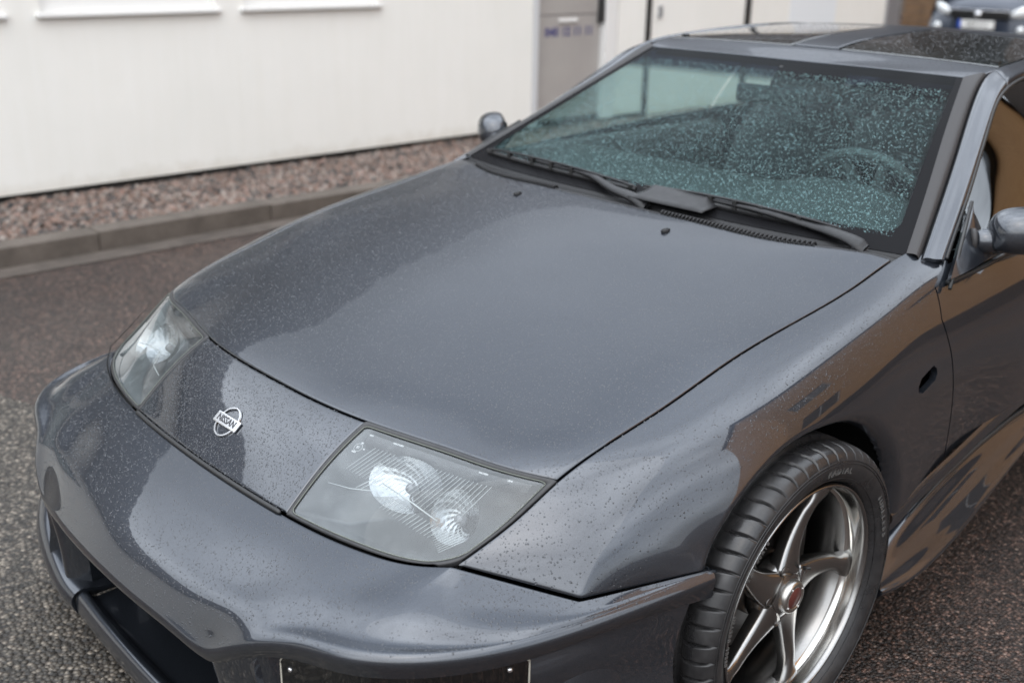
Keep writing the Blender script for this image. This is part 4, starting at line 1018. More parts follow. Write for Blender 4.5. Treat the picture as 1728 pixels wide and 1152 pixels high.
# ---------------- A pillars, roof rails, side glass
PI_ = np.array([(.761,.546,.879),(.728,.645,.930),(.688,.765,.992),(.640,.905,1.068),(.590,1.05,1.150),(.562,1.165,1.210),(.555,1.30,1.232),(.552,1.55,1.246),(.552,1.9,1.252),(.56,2.3,1.22),(.60,2.8,1.08),(.68,3.3,.95)])
PO_ = np.array([(.796,.592,.877),(.765,.690,.930),(.730,.800,.985),(.692,.915,1.055),(.657,1.02,1.120),(.630,1.12,1.178),(.612,1.27,1.208),(.606,1.55,1.222),(.606,1.9,1.218),(.63,2.3,1.16),(.70,2.8,1.02),(.76,3.3,.93)])
def pillar(sgn):
    fr = lambda V: np.array(V) if sgn > 0 else mirror(V)
    mid = (PI_+PO_)/2+np.array([.006, 0, .007]); q1 = PI_*.8+mid*.2+[0,0,.004]; q2 = PO_*.8+mid*.2+[.003,0,.003]
    rows = np.array([PI_-[0,0,.003], q1, mid, q2, PO_-[0,0,.002]]).transpose(1, 0, 2); Sx = Surf(rows)
    P, n = panel_grid(Sx, np.linspace(0, 4, 26), np.linspace(0, 5.35, 90), (.001, .001, None, .001), out=1)
    V, Fc = sheet(P, n*0+np.array([0,0,.0]), 0); o = mesh('a_pillar', fr(V), Fc, PAINT, CAR, hint=(sgn, -1, 1)); hem_open(o, .01)
    P, n = panel_grid(Sx, np.linspace(0, 4, 26), np.linspace(5.35, 11, 120), (.001, .001, .001, None), out=1)
    V, Fc = sheet(P, n, 0); o = mesh('roof_rail', fr(V), Fc, PAINT, CAR, hint=(sgn, 0, 1)); hem_open(o, .01)
    # satin trim between glass and pillar
    e = WS.grid(np.array([3.]), np.linspace(0, 3, 60))[0]; pi = Surf(np.array([PI_, PI_+[0,0,.001]])).grid(np.linspace(0, 5.1, 60), np.array([0.]))[:, 0]
    P = np.stack([e-[.010,0,0]+[0,0,.004], e*.6+pi*.4+[0,0,.009], pi*.75+e*.25+[0,0,.009], pi-[.002,0,-.004], pi-[.0,0,.008]], 1); Sx2 = Surf(P.transpose(1, 0, 2)); V, Fc = sheet(Sx2.grid(np.linspace(0, 59, 60), np.linspace(0, 4, 16)), None, 0)
    mesh('windshield_trim', fr(V), Fc, TRIM, WSO, hint=(sgn, -1, 1))
    # side glass: from the rail down to the belt line
    belt = np.array([(.822,.560,.845),(.830,.70,.855),(.830,.85,.868),(.828,1.0,.880),(.824,1.15,.890),(.820,1.28,.897),(.814,1.38,.902),(.812,1.58,.908),(.810,1.84,.912),(.80,2.2,.93),(.78,2.6,.95),(.77,3.1,.93)])
    top = PO_-[.004,0,.006]; rows = []
    for t in np.linspace(0, 1, 7): rows.append(top*(1-t)+belt*t+np.array([.022*math.sin(math.pi*t), 0, 0]))
    Sx = Surf(np.array(rows)); V, Fc = sheet(Sx.grid(np.linspace(1.0, 8.0, 70), np.linspace(0, 6, 40)), None, 0)
    V, Fc = clip(np.array(V), Fc, lambda p: p[:, 1]-.70)
    d = DOORS[sgn]; g = mesh('side_window', fr(V), Fc, DARKGLASS if sgn > 0 else SIDEGLASS, d, hint=(sgn, 0, .5))
    V, Fc = sheet(Sx.grid(np.linspace(8.05, 10.2, 30), np.linspace(0, 6, 20)), None, 0); mesh('quarter_window', fr(V), Fc, SIDEGLASS, CAR, hint=(sgn, 0, .5))
    tp = Sx.grid(np.linspace(.15, 8, 90), np.array([0.]))[:, 0]+[.004,0,.001]; V, Fc = tube(tp, .0055, 8); mesh('window_seal', fr(V), Fc, SEAL, d)
    bl = Sx.grid(np.linspace(.0, 8, 90), np.array([6.]))[:, 0]+[.003,0,-.002]; V, Fc = tube(bl, .006, 8); mesh('belt_seal', fr(V), Fc, SEAL, d)
    # sail panel carrying the mirror
    a, b, c = np.array([.806,.600,.900]), np.array([.748,.775,.972]), np.array([.826,.755,.872]); a2 = np.array([.832,.548,.855])
    P = []
    for t in np.linspace(0, 1, 14):
        l = a2*(1-t)+b*t; r = c*(1-t)+b*t; P.append([l*(1-q)+r*q+np.array([.006*math.sin(math.pi*q), 0, 0]) for q in np.linspace(0, 1, 10)])
    P = np.array(P)+[.004,0,0]; V, Fc = sheet(P, None, 0); sp = mesh('mirror_sail', fr(V), Fc, PAINT, d, hint=(sgn, 0, .3)); hem_open(sp, .012)
    V, Fc = tube([a2+[.006,-.002,-.02], a2*.5+b*.5+[.007,-.002,0], b+[.006,0,.004]], .0042, 8); mesh('sail_seal', fr(V), Fc, SEAL, sp)
for s in (1, -1): pillar(s)

# ---------------- mirrors
def door_mirror(sgn):
    fr = lambda V: np.array(V) if sgn > 0 else mirror(V)
    # pod: cross-sections along its axis from root to tip
    ax = np.array([.80, .60, .02]); ax /= np.linalg.norm(ax); c0 = np.array([.818, .735, .922])
    fw = np.array([.60, -.80, 0]); upv = np.array([0, 0, 1.])
    st = [(0,.016,.020,0),(.009,.038,.040,0),(.026,.054,.051,.002),(.062,.062,.057,.004),(.10,.061,.056,.005),(.13,.050,.048,.003),(.150,.032,.034,0),(.160,.010,.012,-.002)]
    rings = []
    for t, a, b, dz in st:
        ring = []
        for k in range(28):
            th = 2*math.pi*k/28; cx, sx = math.cos(th), math.sin(th)
            e = 2.5; r1 = np.sign(cx)*abs(cx)**(2/e); r2 = np.sign(sx)*abs(sx)**(2/e)
            # back face flat where the glass sits
            f = a*r1 if r1 > 0 else a*.55*r1
            ring.append(c0+ax*t+fw*f+upv*(b*r2*(1 if r2 > 0 else .8)+dz))
        rings.append(ring)
    P = np.array(rings); Pc = np.concatenate([P, P[:, :1]], 1); Sx = Surf(Pc); G = Sx.grid(np.linspace(0, 28, 57), np.linspace(0, 7, 40))
    V, Fc = sheet(G, None, 0); V = list(V); Fc = list(Fc)
    for row in (0, 39):
        k = len(V); V.append(tuple(G[:, row].mean(0))); Fc += [(i*40+row, (i+1)*40+row, k) for i in range(56)]
    m = mesh('door_mirror', fr(V), Fc, PAINT, CAR)
    bm = bmesh.new(); bm.from_mesh(m.data); bmesh.ops.remove_doubles(bm, verts=bm.verts, dist=1e-5); bmesh.ops.recalc_face_normals(bm, faces=bm.faces); bm.to_mesh(m.data); bm.free()
    # foot between sail panel and pod
    f0 = np.array([.806, .718, .905]); V, Fc = tube([f0-ax*.012, f0+ax*.006, f0+ax*.020, f0+ax*.034, f0+ax*.048], [.016, .024, .025, .022, .020], 20)
    V = [f0+(np.array(p)-f0)*[1,1,1.15] for p in V]; mesh('mirror_foot', fr(V), Fc, PAINT, m)
    V, Fc = tube([f0-ax*.016, f0-ax*.006], [.028, .028], 20); mesh('mirror_gasket', fr(V), Fc, TRIM, m)
    # thin seam under the shell
    b0 = c0+ax*.02-upv*.040+fw*.01; V, Fc = tube([b0, b0+ax*.07, b0+ax*.15], .0022, 6); mesh('mirror_seam', fr(V), Fc, SEAL, m)
    q = c0+ax*.095-fw*.0318; V = [q+ax*a*.080+upv*b*.036 for a, b in ((-1,-1),(1,-1),(1,1),(-1,1))]; mesh('mirror_glass', fr(V), [(0,1,2,3)], CHROME, m, False)
for s in (1, -1): door_mirror(s)

# ---------------- roof with two removable glass panels
RY = [(1.150,1.2085,1.2065,.545),(1.20,1.224,1.219,.556),(1.262,1.238,1.228,.556),(1.50,1.262,1.243,.552),(1.80,1.272,1.250,.552),(2.1,1.262,1.242,.555),(2.4,1.215,1.19,.58),(2.8,1.10,1.07,.62),(3.35,.955,.93,.70)]
RG = [[(0,y,zc),(xe*.45,y+.0,zc-(zc-ze)*.2),(xe*.8,y+.0,zc-(zc-ze)*.6),(xe,y,ze)] for y, zc, ze, xe in RY]
RG[0] = [(0,1.140,1.2095),(.19,1.138,1.2105),(.37,1.137,1.2100),(.548,1.150,1.207)]
RS = Surf(RG, sym=True)
def roof():
    P, n = panel_grid(RS, np.linspace(-3, 3, 80), np.linspace(0, 2, 24), (.001,.001,.001,.002), out=1); V, Fc = sheet(P, n); r = mesh('roof', V, Fc, PAINT, CAR, hint=(0,0,1))
    P, n = panel_grid(RS, np.linspace(-3, 3, 80), np.linspace(4.1, 5.6, 40), (.001,.001,.002,.002), out=1); V, Fc = sheet(P, n); mesh('roof_rear', V, Fc, PAINT, r, hint=(0,0,1))
    P, n = panel_grid(RS, np.linspace(-.30, .30, 20), np.linspace(2, 4.1, 60), (.002,.002,.002,.002), out=1); P = P+[0,0,.003]; V, Fc = sheet(P, n); mesh('roof_bar', V, Fc, PAINT, r, hint=(0,0,1))
    for s in (1, -1):
        P, n = panel_grid(RS, s*np.linspace(.33, 2.97, 50), np.linspace(2.0, 4.08, 70), (.002,)*4, out=s); V, Fc = sheet(P+[0,0,.001], n, .008); g = mesh('roof_glass', V, Fc, ROOFGLASS, CAR, hint=(0,0,1))
        p = RS.pts(np.array([s*2.72]), np.array([2.18]))[0]; V, Fc = box(p[0]-.012, p[0]+.012, p[1]-.006, p[1]+.006, p[2]+.001, p[2]+.006); mesh('roof_latch', V, Fc, SEAL, g, False)
    P = RS.grid(np.linspace(-3, 3, 60), np.linspace(5.62, 7.9, 40)); V, Fc = sheet(P, None, 0); mesh('rear_hatch_glass', V, Fc, ROOFGLASS, CAR, hint=(0,0,1))
    mesh('headliner', *sheet(RS.grid(np.linspace(-2.9, 2.9, 20), np.linspace(.3, 7, 20))-[0,0,.030], None, 0), VOIDM, CAR)
roof()

# ---------------- cowl, grille and wipers
def hr_pt(x, v=5.0):
    us = np.linspace(-4, 4, 81); P = S.pts(us, np.full(81, v)); return np.array([x, np.interp(x, P[:, 0], P[:, 1]), np.interp(x, P[:, 0], P[:, 2])])
def cowl():
    xs = np.linspace(-.735, .735, 90); P = []
    us = np.linspace(-3, 3, 121); E = WS.pts(us, np.zeros(121))
    for x in xs:
        h = hr_pt(x); g = np.array([x, np.interp(x, E[:, 0], E[:, 1]), np.interp(x, E[:, 0], E[:, 2])])
        P.append([h+[0,-.02,-.014], h+[0,.003,-.004], h+[0,.010,-.001], h+[0,.024,-.010], (h+g)/2+[0,.010,-.022], g+[0,-.006,-.006], g+[0,.004,.0]])
    Sx = Surf(np.array(P).transpose(1, 0, 2)); V, Fc = sheet(Sx.grid(np.linspace(0, 89, 120), np.linspace(0, 6, 30)), None, 0); c = mesh('cowl', V, Fc, PLASTIC, CAR, hint=(0,0,1))
    # ribbed vents behind the hood edge
    for a, b in ((-.60, -.22), (.16, .56)):
        n = int((b-a)/.0105)
        for i in range(n):
            x = a+(b-a)*i/(n-1); h = hr_pt(x); V, Fc = tube([h+[0,.002,.0], h+[0,.010,.0045], h+[0,.020,.003], h+[0,.027,-.006]], [.0018, .0036, .0036, .0018], 6); mesh('vent_rib', V, Fc, PLASTIC, c)
    return c
COWL = cowl()
def wiper(px, tipx, spoiler):
    """arm pivots at px and lies towards -x; blade rests along the foot of the glass"""
    w = root_part('wiper', CAR)
    us = np.linspace(-3, 3, 121)
    def gl(x, v, up=.0):
        E = WS.pts(us, np.full(121, v)); return np.array([x, np.interp(x, E[:, 0], E[:, 1]), np.interp(x, E[:, 0], E[:, 2])+up])
    piv = hr_pt(px)+[0,.030,.004]
    arm = [piv+[.022,.0,-.004], piv+[0,0,.006], piv+[-.03,.002,.013], piv+[-.10,.012,.018], gl(px-.22, .10, .022), gl(px-.36, .14, .020), gl(px-.50, .16, .018)]
    arm = np.array(arm); t = np.linspace(0, 6, 50); A = Surf(np.array([arm, arm+[0,0,.01]])).grid(t, np.array([0.]))[:, 0]
    wd = np.interp(t, [0, .6, 1.4, 3, 4.5, 6], [.013, .017, .015, .011, .0065, .004]); th = np.interp(t, [0, .6, 2, 6], [.006, .010, .007, .0035])
    sec = [(-1,-.6),(-1,.3),(-.6,.9),(.6,.9),(1,.3),(1,-.6)]; V = []
    for i in range(50):
        for a, b in sec: V.append(A[i]+np.array([0, wd[i]*a, th[i]*b+wd[i]*a*.4]))
    Fc = [(i*6+j, i*6+(j+1) % 6, (i+1)*6+(j+1) % 6, (i+1)*6+j) for i in range(49) for j in range(6)]+[(0,1,2,3,4,5), tuple(49*6+j for j in range(6))]
    mesh('wiper_arm', V, Fc, WIPM, w)
    V, Fc = tube([piv+[0,0,-.014], piv+[0,0,.004], piv+[0,0,.011]], [.017, .016, .008], 18); mesh('pivot_cap', V, Fc, WIPM, w)
    # blade: squeegee, spring bow and claws
    xs = np.linspace(px-.04-.02, tipx, 40); vv = np.interp(xs, [tipx, px-.06], [.15, .11])
    bl = np.array([gl(x, v, .008) for x, v in zip(xs, vv)]); V = []; 
    for p in bl:
        for a, b in ((-.0015,-.008),(-.0035,0),(-.004,.006),(.004,.006),(.0035,0),(.0015,-.008)): V.append(p+np.array([0, a, b]))
    Fc = [(i*6+j, i*6+(j+1) % 6, (i+1)*6+(j+1) % 6, (i+1)*6+j) for i in range(39) for j in range(6)]; mesh('wiper_blade', V, Fc, RUBBER, w)
    nb = 60; tt = np.linspace(0, 1, nb); P = np.stack([np.interp(tt, np.linspace(0, 1, 40), bl[:, k]) for k in range(3)], 1); P[:, 2] += .006+.016*np.sin(math.pi*tt)**.7; V, Fc = tube(P, .0035, 6); mesh('spring_bow', V, Fc, WIPM, w)
    for k in (.04, .2, .36, .5, .64, .8, .96):
        i = int(k*39); V, Fc = box(bl[i][0]-.006, bl[i][0]+.006, bl[i][1]-.006, bl[i][1]+.006, bl[i][2], bl[i][2]+.010+.012*math.sin(math.pi*k)); mesh('blade_claw', V, Fc, SEAL, w, False)
    if spoiler:
        x0, x1 = spoiler; P = []
        for x in np.linspace(x0, x1, 24):
            g = gl(x, .15, 0); e = min((x-x0), (x1-x))/.03; k = min(1, max(.12, e)); P.append([g+[0,-.070,.000], g+[0,-.055,.004*k+.002], g+[0,-.025,.012*k+.003], g+[0,-.004,.022*k+.004], g+[0,.002,.021*k+.004]])
        P = np.array(P); V, Fc = sheet(P, None, 0); o = mesh('wiper_spoiler', V, Fc, WIPM, w, hint=(0,-1,1)); sm = o.modifiers.new('solid', 'SOLIDIFY'); sm.thickness = .0025
    return w
def b_wip(nt, p, N, L):
    n = noise(N, L, 30, 6, .7); L(ramp(N, L, n, [(.35,(.008,.008,.009)), (.7,(.020,.020,.021))]), p.inputs['Base Color'])
WIPM = mat('wiper_black_coat', (.015,)*3, .45, spec=.35, build=b_wip)
wiper(.640, .030, (.035, .265)); wiper(.070, -.66, None)

# ---------------- cabin
CABIN = mat('cabin_charcoal_trim', (.060,.062,.063), .7); SEATF = mat('seat_cloth_dark', (.055,.056,.058), .85); DASHM = mat('dashboard_grey_vinyl', (.040,.041,.041), .6, spec=.3)
def cabin():
    P = []
    for x in np.linspace(-.70, .70, 41):
        f = (abs(x)/.70); hump = .030*math.exp(-((x-.36)/.17)**4)
        P.append([(x, .50+.05*f*f, .872), (x, .62, .885), (x, .74, .895+hump*.3), (x, .86, .905+hump), (x, .94, .900+hump), (x, .975, .860+hump*.5), (x, .98, .78), (x, 1.0, .62), (x, 1.02, .45)])
    Sx = Surf(np.array(P).transpose(1, 0, 2)); V, Fc = sheet(Sx.grid(np.linspace(0, 40, 60), np.linspace(0, 8, 40)), None, 0); d = mesh('dashboard', V, Fc, DASHM, CAR, hint=(0,0,1))
    # steering wheel, driver's side
    c = np.array([.375, 1.02, .845]); nrm = np.array([0, .90, .43]); nrm /= np.linalg.norm(nrm); X = np.array([1., 0, 0]); Y = np.cross(nrm, X)
    sw = root_part('steering_wheel', CAR); th = np.linspace(0, 2*math.pi, 65)[:-1]; V, Fc = tube([c+.185*(math.cos(t)*X+math.sin(t)*Y) for t in th], .0155, 12, True); mesh('wheel_rim', V, Fc, CABIN2, sw)
    V, Fc = tube([c-nrm*.03, c-nrm*.01, c+nrm*.01, c+nrm*.015], [.07, .075, .07, .03], 20); mesh('wheel_hub', V, Fc, CABIN, sw)
    for a in (0, 180, 250, 290):
        t = math.radians(a); V, Fc = tube([c+.05*(math.cos(t)*X+math.sin(t)*Y), c+.18*(math.cos(t)*X+math.sin(t)*Y)], [.02, .012], 8); mesh('wheel_spoke', V, Fc, CABIN, sw)
    V, Fc = tube([c-nrm*.02, c-nrm*.25-[0,0,.02]], [.045, .05], 14); mesh('steering_column', V, Fc, CABIN, sw)
    for s in (1, -1):
        st = root_part('seat', CAR); x = s*.37
        def cushion(nm, rows):
            V = []; n = 20
            for (y, z, hw, ht) in rows:
                for k in range(n):
                    t = 2*math.pi*k/n; e = .5; V.append((x+hw*np.sign(math.cos(t))*abs(math.cos(t))**e, y, z+ht*np.sign(math.sin(t))*abs(math.sin(t))**e))
            Fc = gridfaces(len(rows), n)+[(i*n+n-1, i*n, (i+1)*n, (i+1)*n+n-1) for i in range(len(rows)-1)]+[tuple(range(n)), tuple(len(rows)*n-n+i for i in range(n))]
            mesh(nm, V, Fc, SEATF, st)
        cushion('seat_base', [(1.18,.46,.20,.05),(1.22,.46,.24,.08),(1.5,.44,.25,.09),(1.68,.42,.24,.08)])
        # backrest: stacked horizontally-cut sections
        V = []; n = 20; sec = [(1.66,.45,.22,.07),(1.70,.60,.245,.075),(1.75,.78,.24,.07),(1.80,.92,.215,.06),(1.83,.985,.17,.045)]
        for (y, z, hw, ht) in sec:
            for k in range(n):
                t = 2*math.pi*k/n; V.append((x+hw*np.sign(math.cos(t))*abs(math.cos(t))**.5, y+ht*np.sign(math.sin(t))*abs(math.sin(t))**.5, z))
        Fc = gridfaces(len(sec), n)+[(i*n+n-1, i*n, (i+1)*n, (i+1)*n+n-1) for i in range(len(sec)-1)]+[tuple(range(n)), tuple(len(sec)*n-n+i for i in range(n))]; mesh('backrest', V, Fc, SEATF, st)
        V = []; sec = [(1.835,1.00,.10,.035),(1.84,1.03,.13,.05),(1.85,1.10,.13,.05),(1.86,1.15,.10,.035)]
        for (y, z, hw, ht) in sec:
            for k in range(n):
                t = 2*math.pi*k/n; V.append((x+hw*np.sign(math.cos(t))*abs(math.cos(t))**.5, y+ht*np.sign(math.sin(t))*abs(math.sin(t))**.5, z))
        Fc = gridfaces(len(sec), n)+[(i*n+n-1, i*n, (i+1)*n, (i+1)*n+n-1) for i in range(len(sec)-1)]+[tuple(range(n)), tuple(len(sec)*n-n+i for i in range(n))]; mesh('headrest', V, Fc, SEATF, st)
        # door card
        V = []; P = [[(s*xx, y, z) for xx, z in ((.785,.885),(.755,.875),(.745,.80),(.70,.68),(.72,.60),(.74,.30))] for y in np.linspace(.70, 1.85, 12)]; V, Fc = sheet(np.array(P), None, 0); mesh('door_card', V, Fc, CABIN, DOORS[s], hint=(-s,0,0))
    bxo('console', (-.11, .11, 1.0, 1.9, .35, .60), CABIN, CAR, .02); bxo('parcel_shelf', (-.66, .66, 2.05, 3.2, .78, .82), CABIN, CAR, .01)
    bxo('firewall', (-.70, .70, .62, .66, .22, .86), VOIDM, CAR, 0)
    # rear-view mirror hanging from the top of the glass
    V, Fc = tube([(0, 1.10, 1.19), (0, 1.06, 1.15), (0, 1.055, 1.125)], .008, 8); rm = mesh('interior_mirror', V, Fc, SEAL, CAR); bxo('mirror_housing', (-.12, .12, 1.045, 1.07, 1.085, 1.14), SEAL, rm, .012)
CABIN2 = mat('leather_rim', (.035,.037,.037), .5)
cabin()

# ---------------- rain on the car
def rain():
    def go(nm, S_, u0, u1, v0, v1, n, out, lo, hi, par, m=BEAD, keep=None, h=.40, fn=None, pw=2.4):
        p, nn = scatter(S_, u0, u1, v0, v1, n, out, keep, fn); beads('rain_beads', p, nn, radii(len(p), lo, hi, pw), m, par, h)
    go('hood', S, -3.98, 3.98, HR+.02, HFR-.02, 36000, -1, .0006, .0017, HOOD, pw=1.6, h=.34)
    go('nose', S, -1.95, 1.95, HFR+.02, NB-.03, 8000, -1, .0006, .0019, NOSE, h=.32)
    up = lambda q: (np.hypot(q[:, 1], q[:, 2]-ARC_Z) > ARC_R+.01) & ~((q[:, 1] < -.05) & (q[:, 2] < .515)) & (q[:, 1] < .50)
    for s in (1,):
        p, nn = scatter(S, 4.03, 6.1, HR-.0, 11.9, 6500, -1, up); k = (nn[:, 2] > .35) & (rng.random(len(p)) < nn[:, 2]); p, nn = p[k], nn[k]
        beads('rain_beads', p, nn, radii(len(p), .0006, .0018), BEAD, CAR, .3)
        p2, n2 = p*[-1,1,1], nn*[-1,1,1]; beads('rain_beads', p2, n2, radii(len(p), .0006, .0018), BEAD, CAR, .3)
    p, nn = scatter(BS, -9.6, 9.6, 1.1, 5.1, 14000, -1, None, bump_fn); k = rng.random(len(p)) < np.clip(nn[:, 2]*1.3, 0, 1); beads('rain_beads', p[k], nn[k], radii(k.sum(), .0006, .0020, 2.2), BEAD, BUMP, .32)
    p, nn = scatter(WS, -2.80, 2.80, .22, 2.72, 30000, 1); p += nn*.0003
    if nn[:, 2].mean() < 0: nn = -nn
    beads('rain_beads', p, nn, radii(len(p), .0004, .0015, 2.0), WSBEAD, WSO, .5, 6)
    p, nn = scatter(RS, -2.9, 2.9, .05, 4.0, 7000, 1)
    if nn[:, 2].mean() < 0: nn = -nn
    beads('rain_beads', p+[0,0,.001], nn, radii(len(p), .0006, .0017), BEAD, CAR, .4, 6)
rain()

# ------------------------------------------------------------------ white building along the gravel strip
WX = -4.6
def b_grey(nt, p, N, L):
    n = noise(N, L, 3, 5, .6); L(ramp(N, L, n, [(.3,(.33,.31,.295)), (.7,(.37,.35,.33))]), p.inputs['Base Color'])
DOORM = mat('warm_grey_steel_door', (.35,.33,.31), .45, build=b_grey); FRAMEG = mat('pale_grey_frame', (.56,.57,.58), .4)
BLACKP = mat('black_post', (.02,)*3, .5); BLUEPR = mat('dark_blue_print', (.055,.055,.17), .5); GALV = mat('galvanised_grey', (.28,.28,.29), .5, .3)
def b_tile(nt, p, N, L):
    n = noise(N, L, 5, 6, .7); L(ramp(N, L, n, [(.3,(.045,.040,.042)), (.7,(.085,.075,.075))]), p.inputs['Base Color'])
TILEM = mat('dark_pantile', (.06,)*3, .6, build=b_tile)
PANE = glass_mat('window_pane', (.55,.60,.60), .0, 1.5)
def white_building():
    r = root('white_building', 'long white rendered building with low windows behind the gravel strip', 'building', (WX-1, 3, 0))
    y0, y1 = -26.0, 5.88
    wins = [(-2.35, -.85), (-.72, .475), (.69, 1.765), (1.965, 3.005)]
    door = (4.585, 5.36)
    # front wall with real openings: bands between z levels
    segs = []
    zb, zs, zh, zt = .115, 1.105, 2.15, 2.50
    T = .22
    def blk(a, b, c, d): segs.append(box(WX-T, WX, a, b, c, d))
    blk(y0, door[0]-.07, zb, zs)
    e = y0
    for a, b in wins: blk(e, a, zs, zh); e = b
    blk(e, door[0]-.07, zs, zh); blk(y0, door[0]-.07, zh, zt); blk(door[1]+.16, y1, zb, zt); blk(door[0]-.07, door[1]+.16, 2.2, zt)
    V, Fc = join(segs); mesh('wall', V, Fc, WALL, r, False)
    V, Fc = box(WX-T+.01, WX-.045, y0, y1, -.02, .14); mesh('plinth', V, Fc, PLINTH, r, False)
    V, Fc = box(WX-6.2, WX-6, y0, 10.0, 0, 3.4); mesh('rear_wall', V, Fc, WALL, r, False); V, Fc = box(WX-6, WX-T, y0-.2, y0, 0, 2.50); mesh('end_wall', V, Fc, WALL, r, False)
    V, Fc = box(WX-6, WX-T-.01, y0, 10, .0, .1); mesh('floor_slab', V, Fc, PLINTH, r, False)
    for a, b in wins:
        w = bxo('window_frame', (WX-.10, WX-.045, a, b, zs, zs+.11), WHITEFRAME, r, .004)
        for q in ((a, a+.05), (b-.05, b)): bxo('frame_side', (WX-.10, WX-.045, q[0], q[1], zs+.11, zh), WHITEFRAME, w, .004)
        bxo('frame_head', (WX-.10, WX-.045, a, b, zh-.05, zh), WHITEFRAME, w, .004)
        bxo('window_sill', (WX-.09, WX+.038, a-.03, b+.03, zs-.022, zs+.002), WHITEFRAME, w, .005)
        bxo('window_blind', (WX-.16, WX-.15, a, b, zs, zh), WHITEFRAME, w, 0)
        mesh('pane', [(WX-.07, a, zs), (WX-.07, b, zs), (WX-.07, b, zh), (WX-.07, a, zh)], [(0,1,2,3)], PANE, w, False)
    # grey door: two leaves of panel with a letter slot and phone number
    d = bxo('door', (WX-.10, WX-.055, door[0], door[1], .12, .968), DOORM, r, .004)
    bxo('door_upper_panel', (WX-.10, WX-.050, door[0], door[1], .976, 2.15), DOORM, d, .004)
    bxo('door_frame', (WX-.10, WX+.004, door[0]-.065, door[0]-.004, .10, 2.2), FRAMEG, d, .005); bxo('door_frame', (WX-.10, WX+.004, door[1]+.004, door[1]+.15, .10, 2.2), WHITEFRAME, d, .005)
    bxo('letter_slot', (WX-.055, WX-.040, 4.85, 5.07, .915, .945), WHITEFRAME, d, .004)
    bxo('door_lever', (WX-.055, WX-.01, door[1]-.045, door[1]+.015, .90, 1.10), BLACKP, d, .006)
    m = Matrix(((0, 0, 1, WX-.0535), (1, 0, 0, 4.985), (0, 1, 0, .838), (0, 0, 0, 1)))
    text('040 12 11 11', .098, BLUEPR, 'door_number', .004, .0005, d, m, space=1.08)
    # tiled upper slope and eave; its wavy top edge is what the hood mirrors
    n = 1500; ys = np.linspace(y0-.3, 14.0, n); wv = .035*np.abs(np.sin(ys*math.pi/.30))
    bxo('fascia', (WX-T, WX+.16, y0-.3, 10.1, 2.50, 2.55), GALV, r, .004)
    P = [[(WX+.18, y, 2.55+wv[i]*.5), (WX+.12, y, 2.8+wv[i]*.5), (WX+.06, y, 3.1+wv[i]*.5), (WX+.0, y, 3.40+wv[i]), (WX-.06, y, 3.42+wv[i]), (WX-.12, y, 3.33), (WX-6.1, y, 3.28)] for i, y in enumerate(ys) if y < 10.1]
    P = np.array(P)
    V, Fc = sheet(P, None, 0); mesh('roof', V, Fc, TILEM, r, hint=(1,0,1))
white_building()
def white_panels():
    # row of tall white shed doors beyond the grey door, dark posts between
    for k, (a, b) in enumerate(((5.955, 7.345), (7.425, 9.99))):
        lab = ('white flat garage door between two black posts right of the grey door', 'last white garage door at the far end of the white building')[k]
        r = root('garage_door', lab, 'garage door', (WX, (a+b)/2, 0), 'white garage doors')
        bxo('door_leaf', (WX-.06, WX-.01, a, b, .06, 2.49), WALL, r, .004)
        if k == 0: bxo('door_handle', (WX-.01, WX+.02, a+.10, a+.13, .92, 1.02), GALV, r, .004)
        else: bxo('door_patch', (WX-.0099, WX-.006, 8.1, 8.95, .10, 2.45), PALEBLUE, r, 0)
    for k, y in enumerate((5.915, 7.385, 10.02)):
        lab = ('black post left of the garage doors', 'black post between the two garage doors', 'green grey steel post ending the row of garage doors')[k]
        bxo('door_post', (WX-.10, WX+.012, y-.032, y+.032, 0, 2.49), (BLACKP, BLACKP, GALV)[k], None, .004, label=lab, category='post')
PALEBLUE = mat('faded_bluish_panel', (.74,.77,.79), .6)
white_panels()

# ------------------------------------------------------------------ far end: grey yard wall, brown bin store, blue car
def b_brown(nt, p, N, L):
    tc = N('ShaderNodeTexCoord'); n = N('ShaderNodeTexNoise'); n.inputs['Scale'].default_value = 9; n.inputs['Detail'].default_value = 4; L(tc.outputs['Object'], n.inputs['Vector'])
    L(ramp(N, L, n.outputs['Fac'], [(.3,(.10,.055,.025)), (.7,(.17,.095,.045))]), p.inputs['Base Color'])
BROWN = mat('brown_timber', (.14,.08,.04), .7, build=b_brown)
def far_end():
    r = root('utility_cabinet', 'pale grey cabinet with a dark vent beside the end of the white building', 'cabinet', (-5.9, 11.9, 0))
    bxo('cabinet_body', (-6.25, -5.62, 11.6, 12.2, .05, 1.3), GALV, r, .01); bxo('cabinet_foot', (-6.2, -5.67, 11.65, 12.15, 0, .05), PLINTH, r, 0)
    bxo('cabinet_vent', (-6.02, -5.86, 11.585, 11.6, .62, .80), SEAL, r, .003); bxo('cabinet_edge', (-5.66, -5.61, 11.57, 11.6, .05, 1.3), WHITEFRAME, r, .003)
    r = root('slatted_screen', 'brown timber screen standing between grey cabinet and blue car', 'screen', (-6.6, 16.0, 0))
    for k in range(11):
        z = .30+k*.135; bxo('slat', (-7.6, -6.42, 15.98, 16.0, z, z+.128), BROWN, r, .004)
    for x in (-7.6, -7.0, -6.46): bxo('post', (x, x+.05, 16.001, 16.05, 0, 1.85), GALV, r, .004)
    bxo('yard_block', (-8.6, -6.2, 15.3, 15.55, 0, .26), KERB, None, .02, label='low grey concrete block under the brown screen', category='wall')
    # grey stucco yard wall closing the background
    bxo('yard_wall', (-14, 6, 24, 24.3, 0, 2.4), KERB, None, .02, label='long grey yard wall far behind the blue car', category='wall')
far_end()
